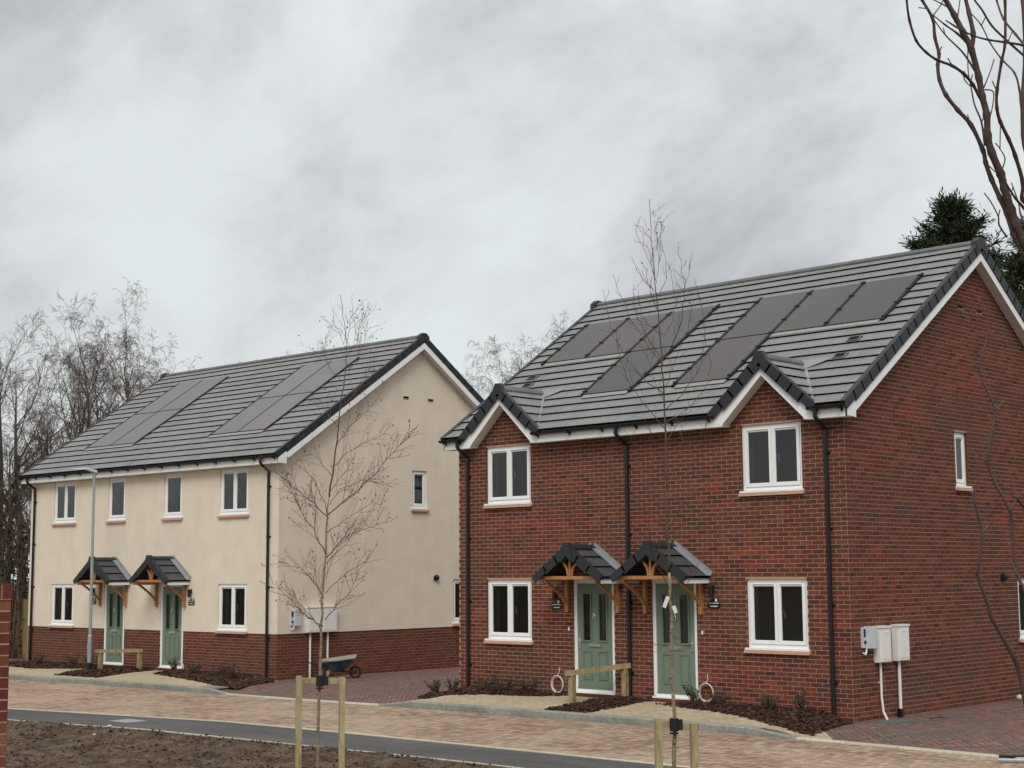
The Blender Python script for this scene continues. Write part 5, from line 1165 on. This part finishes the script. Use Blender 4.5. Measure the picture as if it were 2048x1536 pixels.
def sapling(name_label, px_trunk, depth, r0, branches, seed, twn, twl, leafp, lean_up, kn, ground_z, tone=.55):
    rs = random.Random(seed); P_ = [at(x, y, depth) for x, y in px_trunk]; base = Vector((P_[0].x, P_[0].y, ground_z)); t = empty('young_tree', base, 0, name_label, 'tree', 'young staked trees in the foreground')
    pts = [Vector((0, 0, -.05))] + [p - base for p in P_]; n = len(pts)
    fine = []
    for i in range(n - 1):
        for k in range(4): fine.append(pts[i].lerp(pts[i + 1], k / 4) + Vector((rs.gauss(0, .004), rs.gauss(0, .004), 0)))
    fine.append(pts[-1]); N_ = len(fine)
    rr_ = [max(.0028, r0 * (1 - (i / (N_ - 1)) ** .8 * .97) * rs.uniform(.95, 1.06)) for i in range(N_)]; k_ = int(N_ * tone); b = MB(); b.tube(fine[:k_ + 1], rr_[:k_ + 1], 8); b.tube(fine[k_:], rr_[k_:], 7, 1)
    for f in kn:          # knots where side shoots were pruned
        i = int(f * (N_ - 1)); c = fine[i]; rr = r0 * (1 - f * .8); a_ = rs.uniform(3.4, 5.4); d = Vector((math.cos(a_), math.sin(a_), .3)); b.tube([c, c + d * rr * 1.25, c + d * rr * 1.5], [rr * .6, rr * .5, rr * .12], 6, 1)
    b.build('trunk', [MT['bark_birch'], MT['bark_twig']], t, smooth=True)
    tb = TB(); bud = TB()
    for path_, r in branches:
        dz = rs.uniform(-.55, .55); m = len(path_) - 1; Q = []
        for i, (x, y) in enumerate(path_): Q.append(at(x, y, depth + dz * (i / m)) - base)
        ff = [Q[0]]
        for i in range(m):
            for k in (1, 2, 3): ff.append(Q[i].lerp(Q[i + 1], k / 3) + Vector((rs.gauss(0, .008), rs.gauss(0, .008), rs.gauss(0, .006))))
        M_ = len(ff); tb.tube(ff, [max(.002, .6 * r * (1 - i / (M_ - 1) * .8)) for i in range(M_)], 5)
        Ln = sum((ff[i + 1] - ff[i]).length for i in range(M_ - 1)); twigs(tb, rs, ff, max(3, int(twn * Ln)), twl, max(.002, r * .26), 1, bud, lean_up, .65, .15, leafp)
    link('branches', tb.mesh('branches', MT['bark_twig']), t); link('dead_leaves', bud.mesh_r('dead_leaves', MT['leafdead']), t)
    return t, rs
Z7 = lambda L_: [(540 + x / 1.606, 580 + y / 1.606) for x, y in L_]
Z6 = lambda L_: [(1180 + x / 3.2, 380 + y / 3.2) for x, y in L_]
br = [(Z7([(170, 1080), (140, 1060), (100, 1030), (60, 985), (8, 940)]), .012), (Z7([(166, 1095), (130, 1040), (90, 1010), (70, 960)]), .006), (Z7([(176, 1060), (215, 1010), (262, 968), (280, 900)]), .011), (Z7([(172, 990), (140, 940), (95, 895), (28, 868)]), .010), (Z7([(178, 975), (225, 925), (290, 880), (320, 860)]), .008),
      (Z7([(180, 850), (150, 790), (105, 720), (70, 650), (62, 610)]), .011), (Z7([(181, 860), (235, 795), (300, 768), (382, 742)]), .010), (Z7([(182, 880), (215, 840), (260, 800), (290, 740)]), .008), (Z7([(186, 728), (140, 685), (70, 630), (5, 575)]), .012), (Z7([(186, 722), (250, 668), (330, 600), (400, 520), (447, 448)]), .014),
      (Z7([(188, 735), (165, 660), (137, 600), (130, 640), (118, 720)]), .008), (Z7([(192, 690), (225, 640), (300, 610), (400, 635)]), .007), (Z7([(200, 600), (160, 550), (128, 520), (100, 500)]), .007), (Z7([(206, 565), (250, 520), (320, 480), (372, 460)]), .007), (Z7([(212, 500), (250, 450), (300, 400), (345, 350)]), .007), (Z7([(218, 440), (180, 390), (160, 350)]), .006),
      (Z7([(228, 370), (270, 340), (300, 290), (335, 250)]), .005), (Z7([(236, 300), (190, 250), (170, 190), (180, 150)]), .005), (Z7([(240, 280), (270, 235), (300, 170), (318, 115)]), .005), (Z7([(245, 220), (275, 170), (290, 110), (300, 80)]), .004), (Z7([(246, 190), (222, 140), (200, 98)]), .004), (Z7([(246, 180), (255, 120), (268, 58)]), .004),
      (Z7([(180, 930), (195, 860), (220, 780)]), .006), (Z7([(172, 1010), (150, 960), (145, 900), (120, 850)]), .006), (Z7([(190, 650), (240, 590), (270, 540)]), .006), (Z7([(184, 780), (240, 740), (330, 680), (360, 690)]), .007)]
sapling('young bare birch with a wide twiggy crown tied to a stake frame, left of centre', Z7([(150, 1700), (151, 1536), (158, 1300), (163, 1120), (170, 960), (178, 840), (185, 700), (205, 560), (222, 400), (240, 280), (247, 180), (236, 80), (226, 15)]), 16.5, .023, br, 5, 19, .38, .30, .06, (.16, .2, .24, .3, .33, .38, .43), RD)
br = [(Z6([(480, 1310), (330, 1190), (210, 1050), (140, 900), (78, 645)]), .009), (Z6([(472, 1095), (385, 985), (320, 870), (285, 720), (280, 610)]), .008), (Z6([(478, 1130), (380, 1010), (250, 820), (150, 540)]), .008), (Z6([(490, 1055), (555, 930), (600, 750), (600, 580), (575, 400)]), .010), (Z6([(602, 640), (625, 550), (638, 455)]), .004), (Z6([(470, 940), (520, 860), (545, 720), (525, 560), (503, 475)]), .006), (Z6([(466, 925), (390, 880), (330, 800), (300, 640)]), .006),
      (Z6([(425, 580), (385, 480), (335, 360), (285, 250)]), .005), (Z6([(448, 660), (485, 560), (480, 420), (455, 320)]), .005), (Z6([(404, 330), (365, 280), (318, 230)]), .003), (Z6([(442, 680), (385, 620), (340, 560), (293, 500)]), .005), (Z6([(410, 270), (425, 220), (437, 175)]), .003), (Z6([(396, 160), (408, 130)]), .002), (Z6([(430, 600), (400, 480), (365, 350)]), .004), (Z6([(427, 560), (445, 420), (450, 210)]), .004), (Z6([(420, 390), (455, 290), (475, 235)]), .003), (Z6([(452, 780), (395, 700), (370, 600), (368, 500)]), .005),
      (Z6([(490, 1400), (590, 1310), (700, 1160), (738, 980), (725, 800), (668, 565)]), .008), (Z6([(492, 1480), (600, 1420), (730, 1290), (780, 1120), (770, 1060)]), .007), (Z6([(490, 1540), (380, 1420), (260, 1250), (200, 1100), (170, 960)]), .008), (Z6([(484, 1380), (420, 1240), (370, 1060), (350, 900)]), .006), (Z6([(492, 1600), (560, 1500), (640, 1380)]), .005), (Z6([(486, 1250), (530, 1150), (620, 900), (660, 700)]), .006),
      ([(1338, 1100), (1315, 1010), (1290, 940), (1270, 880)], .007), ([(1338, 1060), (1375, 990), (1400, 900), (1410, 840)], .007), ([(1341, 1180), (1315, 1130), (1298, 1070), (1285, 1000)], .008), ([(1349, 1212), (1375, 1165), (1395, 1135), (1405, 1100)], .006), ([(1336, 980), (1360, 900), (1365, 850)], .005), ([(1335, 960), (1305, 890), (1296, 840)], .005), ([(1345, 1270), (1356, 1280)], .003), ([(1340, 1290), (1325, 1290), (1308, 1291)], .003)]
T2, _ = sapling('tall young bare tree with steep upswept branches in front of the right green door', [(1349, 1800), (1348, 1536), (1349, 1440), (1343, 1330), (1341, 1200), (1336, 1090), (1333, 1000), (1331, 880), (1327, 760), (1319, 660), (1310, 560), (1303, 480), (1299, 398)], 14.5, .026, br, 8, 8, .26, .02, .14, (.12, .17, .21, .26, .3, .36), RD, .42)
for (x0, y0, x1, y1) in ((1336, 1193, 1328, 1215), (1347, 1212, 1352, 1226)):
    b = MB(Matrix.Translation(-T2.location)); p, q = at(x0, y0, 14.44), at(x1, y1, 14.44); b.bar(p, q, .035, .006, up=tuple(F_)); b.build('plant_label', MT['labelwhite'], T2)
def stakes(label, xs, ytop, depth, barx, tiex):
    A = at(xs[0], ytop[0], depth); t = empty('tree_stake_frame', (A.x, A.y, RD), 0, label, 'tree stake', 'timber frames staking the young trees'); O = t.location
    for x, y in zip(xs, ytop):
        q = at(x, y, depth); m = MB(Matrix.Translation((q.x - O.x, q.y - O.y, 0)) @ Matrix.Rotation(math.atan2(R_.y, R_.x) + .25, 4, 'Z')); m.box((-.031, -.031, -.3), (.031, .031, q.z - RD)); m.box((-.026, -.026, q.z - RD), (.026, .026, q.z - RD + .006)); m.build('stake', MT['stake'], t)
    p, q = at(barx[0], ytop[0] + 8, depth + .07), at(barx[1], ytop[1] + 6, depth + .07); m = MB(Matrix.Translation(-O)); m.bar(p, q, .03, .062); m.build('crossbar', MT['stake'], t)
    c = at(tiex, (ytop[0] + ytop[1]) / 2 + 7, depth + .0); m = MB(Matrix.Translation(-O)); m.tube([c + Vector((.0, 0, z)) for z in (-.06, .06)], .042, 12); c2 = at(tiex + 11, (ytop[0] + ytop[1]) / 2 + 7, depth + .0); m.bar(c2 - Vector((0, 0, .05)), c2 + Vector((0, 0, .05)), .055, .04, up=tuple(F_)); m.tube([c + Vector((0, 0, z)) for z in (-.085, -.075)], .044, 12); m.build('tree_tie', MT['rubber'], t)
stakes('pair of timber stakes with crossbar holding the birch left of centre', (598, 684), (1353, 1356), 16.5, (600, 692), 640)
stakes('pair of timber stakes with crossbar holding the tall tree in front of the right door', (1316, 1387), (1438, 1447), 14.5, (1316, 1394), 1348)
# ---- large bare tree at top right, trunk outside the frame
ZR = lambda L_: [(1780 + x / 2.955, y / 2.955) for x, y in L_]
stems = [([(900, 1700), (845, 1560), (792, 1430), (745, 1330), (715, 1240), (675, 1110), (655, 1030), (600, 900), (577, 800), (572, 680), (545, 570), (525, 460), (480, 290), (432, 190), (380, 90), (320, -20), (290, -120)], .036, 0),
  ([(870, 1640), (800, 1520), (730, 1380), (690, 1260), (650, 1170), (600, 1060), (565, 960), (550, 890), (480, 740), (400, 650), (330, 560), (292, 470), (282, 380), (290, 320), (265, 220), (252, 110), (190, 0), (150, -90)], .022, .15),
  ([(530, 575), (490, 500), (440, 440), (370, 390), (280, 355), (215, 310), (155, 240), (115, 120), (98, 0), (90, -80)], .013, -.3),
  ([(482, 290), (492, 200), (465, 70), (445, -20), (440, -120)], .020, .1),
  ([(960, 1300), (860, 1240), (783, 1180), (785, 1080), (740, 920), (700, 820), (652, 720), (632, 640), (632, 540), (660, 360), (680, 250), (680, 0), (670, -100)], .017, -.4),
  ([(900, 900), (830, 780), (778, 640), (765, 530), (735, 430), (660, 350), (590, 250), (540, 150), (480, 80)], .011, .4),
  ([(900, 1000), (810, 900), (790, 800), (785, 600), (800, 300), (785, 0), (780, -90)], .022, .2),
  ([(900, 300), (792, 268), (680, 250), (580, 235), (490, 210), (390, 160), (330, 120)], .012, -.2),
  ([(500, 415), (430, 310), (330, 210), (255, 110)], .010, .2), ([(470, 270), (400, 200), (330, 150), (255, 90)], .011, .1),
  ([(850, 320), (792, 262), (740, 200), (670, 110), (630, 0), (620, -60)], .011, .3), ([(850, 380), (792, 330), (680, 230), (600, 150), (545, 60), (500, 0), (480, -50)], .010, -.2),
  ([(555, 515), (590, 430), (616, 348)], .007, .2), ([(560, 530), (612, 545), (602, 650), (590, 690)], .006, .1), ([(632, 540), (605, 480)], .006, -.1), ([(560, 860), (540, 720), (500, 620), (480, 520), (462, 420), (460, 290)], .009, .25), ([(540, 725), (556, 690)], .004, 0),
  ([(690, 1400), (645, 1330), (640, 1280), (600, 1200), (556, 1140)], .008, -.3), ([(640, 1280), (650, 1240)], .005, -.3), ([(655, 1020), (680, 940), (650, 880), (622, 845)], .007, .1), ([(650, 880), (652, 750)], .005, .1), ([(850, 1300), (792, 1230), (740, 1170), (690, 1090), (665, 1040)], .013, -.1), ([(620, 1015), (585, 980)], .005, 0),
  ([(800, 1340), (770, 1260), (760, 1200), (725, 1100), (718, 1080)], .009, .2), ([(722, 1260), (715, 1160), (725, 1110)], .007, .2), ([(400, 100), (415, -10)], .006, .1), ([(255, 90), (300, 30), (320, -20)], .006, .2), ([(215, 50), (170, 45)], .005, .2), ([(370, 390), (342, 345)], .005, -.3), ([(285, 320), (306, 275)], .006, 0), ([(470, 715), (458, 678)], .006, .1), ([(390, 155), (330, 120)], .005, 0), ([(325, 205), (316, 165)], .005, .1), ([(475, 510), (440, 470), (437, 420)], .005, -.2), ([(478, 480), (487, 440)], .005, 0), ([(540, 150), (568, 95)], .005, 0), ([(700, 240), (725, 180)], .006, .2), ([(800, 1330), (755, 1290)], .006, .1), ([(385, 130), (365, 60), (300, 20), (240, -10)], .009, .15), ([(150, 235), (140, 195)], .004, 0), ([(610, 165), (598, 140)], .005, 0)]
B0 = at(2230, 1500, 9.); t = empty('large_bare_tree', (B0.x, B0.y, -.12), 0, 'large bare tree with long curving bare stems reaching in from the top right', 'tree'); O = t.location
def stem_mesh(stems, conv, D, rs, O, rmin, wob=.004, tens=1.):
    b = MB()
    for path_, r, dz in stems:
        if path_[-1][1] < -40:          # stems that leave the picture carry on to a thin tip
            (xa, ya), (xb, yb) = path_[-2], path_[-1]; L_ = math.hypot(xb - xa, yb - ya); dx, dy = (xb - xa) / L_, (yb - ya) / L_; path_ = list(path_)
            for k in range(4): dx += rs.gauss(0, .12); xb += dx * 130; yb += dy * 130; path_.append((xb, yb))
        pp = conv(path_); m = len(pp) - 1; Q = [at(x, y, D + dz * (1 if m == 0 else min(1, i / m * 1.3))) - O for i, (x, y) in enumerate(pp)]; ff = []
        for i in range(m):          # Catmull-Rom through the traced joints
            p0, p1, p2, p3 = Q[max(0, i - 1)], Q[i], Q[i + 1], Q[min(m, i + 2)]
            for k in range(4):
                u = k / 4; ff.append((.5 * ((2 * p1) + (p2 - p0) * u + (2 * p0 - 5 * p1 + 4 * p2 - p3) * u * u + (-p0 + 3 * p1 - 3 * p2 + p3) * u ** 3)) * tens + p1.lerp(p2, u) * (1 - tens))
        ff.append(Q[-1]); n = len(ff); r *= .74
        b.tube(ff, [max(rmin, r * (1 - .62 * i / (n - 1)) * rs.uniform(.95, 1.05)) * (1.25 if i % 4 == 0 and i else 1) ** (1 if r > .008 else 0) for i in range(n)], 8)
    return b
rs = random.Random(3); b = stem_mesh(stems, ZR, 9., rs, O, .0035); b.build('branches', MT['bark_red'], t, smooth=True)
b = MB(); j = at(*ZR([(900, 1700)])[0], 9.) - O; b.tube([Vector((0, 0, -.2)), Vector((-.02, 0, .5)), Vector((0, .02, 1.4)), j * .5 + Vector((0, 0, .6)), j], [.085, .07, .06, .052, .04], 10); b.build('trunk', MT['bark_red'], t, smooth=True)
for q in ((960, 1300), (900, 1000), (900, 900), (900, 300), (850, 320), (850, 380), (850, 1300), (870, 1640)):
    pass
b = MB(); k = at(*ZR([(950, 1500)])[0], 9.1) - O
for q, dz in (((960, 1300), -.4), ((900, 1000), .2), ((900, 900), .4), ((900, 300), -.2), ((850, 320), .3), ((850, 380), -.2), ((850, 1300), -.1)):
    e_ = at(*ZR([q])[0], 9. + 0) - O; b.tube([k * .8, k.lerp(e_, .5) + Vector((.15, .1, 0)), e_], [.035, .025, .015], 7)
b.tube([Vector((0, 0, 1.2)), k * .8], [.05, .035], 8); b.build('side_stems', MT['bark_red'], t, smooth=True)
# ---- thin bare shrub in front of the side wall
Z5 = lambda L_: [(1840 + x / 1.971, 640 + y / 1.971) for x, y in L_]
st2 = [([(470, 1900), (440, 1640), (410, 1480), (380, 1350), (330, 1260), (285, 1180), (260, 1100), (226, 1003), (235, 930), (246, 838), (228, 770), (214, 715), (214, 662)], .017, 0), ([(226, 1003), (185, 985)], .006, 0), ([(246, 838), (267, 813)], .006, .1), ([(285, 1180), (262, 1150)], .006, 0), ([(378, 1350), (382, 1320)], .005, 0),
  ([(520, 1500), (470, 1200), (410, 1060), (385, 1010), (368, 900), (358, 760), (300, 650), (262, 555), (285, 440), (297, 355), (255, 260), (233, 190), (255, 110), (265, 60), (263, 0)], .014, .2), ([(297, 355), (332, 318)], .006, .1), ([(233, 190), (208, 170), (185, 160)], .005, .1), ([(262, 555), (215, 530)], .005, .1), ([(356, 752), (382, 700), (370, 650), (359, 614)], .007, .2), ([(382, 700), (342, 684)], .005, 0), ([(382, 700), (412, 742), (480, 800)], .009, .1), ([(385, 1010), (366, 960), (347, 938)], .006, .1),
  ([(470, 500), (430, 280), (410, 290), (386, 335), (378, 385)], .008, 0)]
B0 = at(2078, 1900, 8.); t = empty('bare_shrub', (B0.x, B0.y, -.12), 0, 'thin red stemmed bare shrub zigzagging up in front of the brick side wall', 'shrub'); O = t.location
b = stem_mesh(st2, Z5, 8., random.Random(6), O, .0035, tens=.35); b.build('stems', MT['bark_red'], t, smooth=True)
b = MB(); tt = at(*Z5([(470, 1900)])[0], 8.) - O
for q in ((470, 1900), (520, 1500), (470, 500)):
    e_ = at(*Z5([q])[0], 8.) - O; b.tube([Vector((random.uniform(-.05, .05), 0, -.1)), Vector((0, 0, .05)), e_.lerp(Vector((0, 0, .1)), .5), e_], [.02, .018, .017, .014], 7)
b.build('root_stems', MT['bark_red'], t, smooth=True)

# ================================================================== bungalow across the green, seen only as reflections in the window glass
t = empty('bungalow', (-21, -25, -.2), .75, 'long low bungalow across the green, mirrored in the ground floor windows', 'house')
b = MB(); Lb, Db, ez, rz_ = 9., 3.8, 2.6, 5.4
ops = [(-7.4, -5.8, 1., 2.2), (-4.4, -3.5, .1, 2.2), (-2.2, -.6, 1., 2.2), (1.2, 2.8, 1., 2.2), (4., 4.9, .1, 2.2), (6., 7.6, 1., 2.2)]
F2 = Matrix.Translation((0, Db, 0)) @ Matrix(((1, 0, 0, 0), (0, 1, 0, 0), (0, 0, 1, 0), (0, 0, 0, 1)))
b.M = F2; wall_face(b, -Lb, Lb, 0, ez, ops, rev=0); b.M = None
b.add([(-Lb, Db, 0), (-Lb, -Db, 0), (-Lb, -Db, ez), (-Lb, Db, ez)], [(0, 1, 2, 3)]); b.add([(Lb, Db, 0), (Lb, -Db, 0), (Lb, -Db, ez), (Lb, Db, ez)], [(0, 1, 2, 3)]); b.add([(-Lb, -Db, 0), (Lb, -Db, 0), (Lb, -Db, ez), (-Lb, -Db, ez)], [(0, 1, 2, 3)])
b.build('wall', [MT['render'], MT['white']], t)
b = MB(); e_ = .35; b.add([(-Lb - e_, -Db - e_, ez), (Lb + e_, -Db - e_, ez), (Lb + e_, Db + e_, ez), (-Lb - e_, Db + e_, ez), (-Lb + 3.2, 0, rz_), (Lb - 3.2, 0, rz_)], [(0, 1, 5, 4), (1, 2, 5), (2, 3, 4, 5), (3, 0, 4), (3, 2, 1, 0)]); b.build('roof', MT['tile_dark'], t)
for o_ in ops:
    b = MB(F2); b.box((o_[0], -.1, o_[2]), (o_[0] + .06, -.03, o_[3])); b.box((o_[1] - .06, -.1, o_[2]), (o_[1], -.03, o_[3])); b.box((o_[0], -.1, o_[3] - .06), (o_[1], -.03, o_[3])); b.box((o_[0], -.1, o_[2]), (o_[1], -.03, o_[2] + .06)); b.box(((o_[0] + o_[1]) / 2 - .04, -.1, o_[2]), ((o_[0] + o_[1]) / 2 + .04, -.03, o_[3])); w_ = b.build('window', MT['white'], t)
    b = MB(F2); b.box((o_[0], -.3, o_[2]), (o_[1], -.11, o_[3])); b.build('dark_pane', MT['solar'], w_)
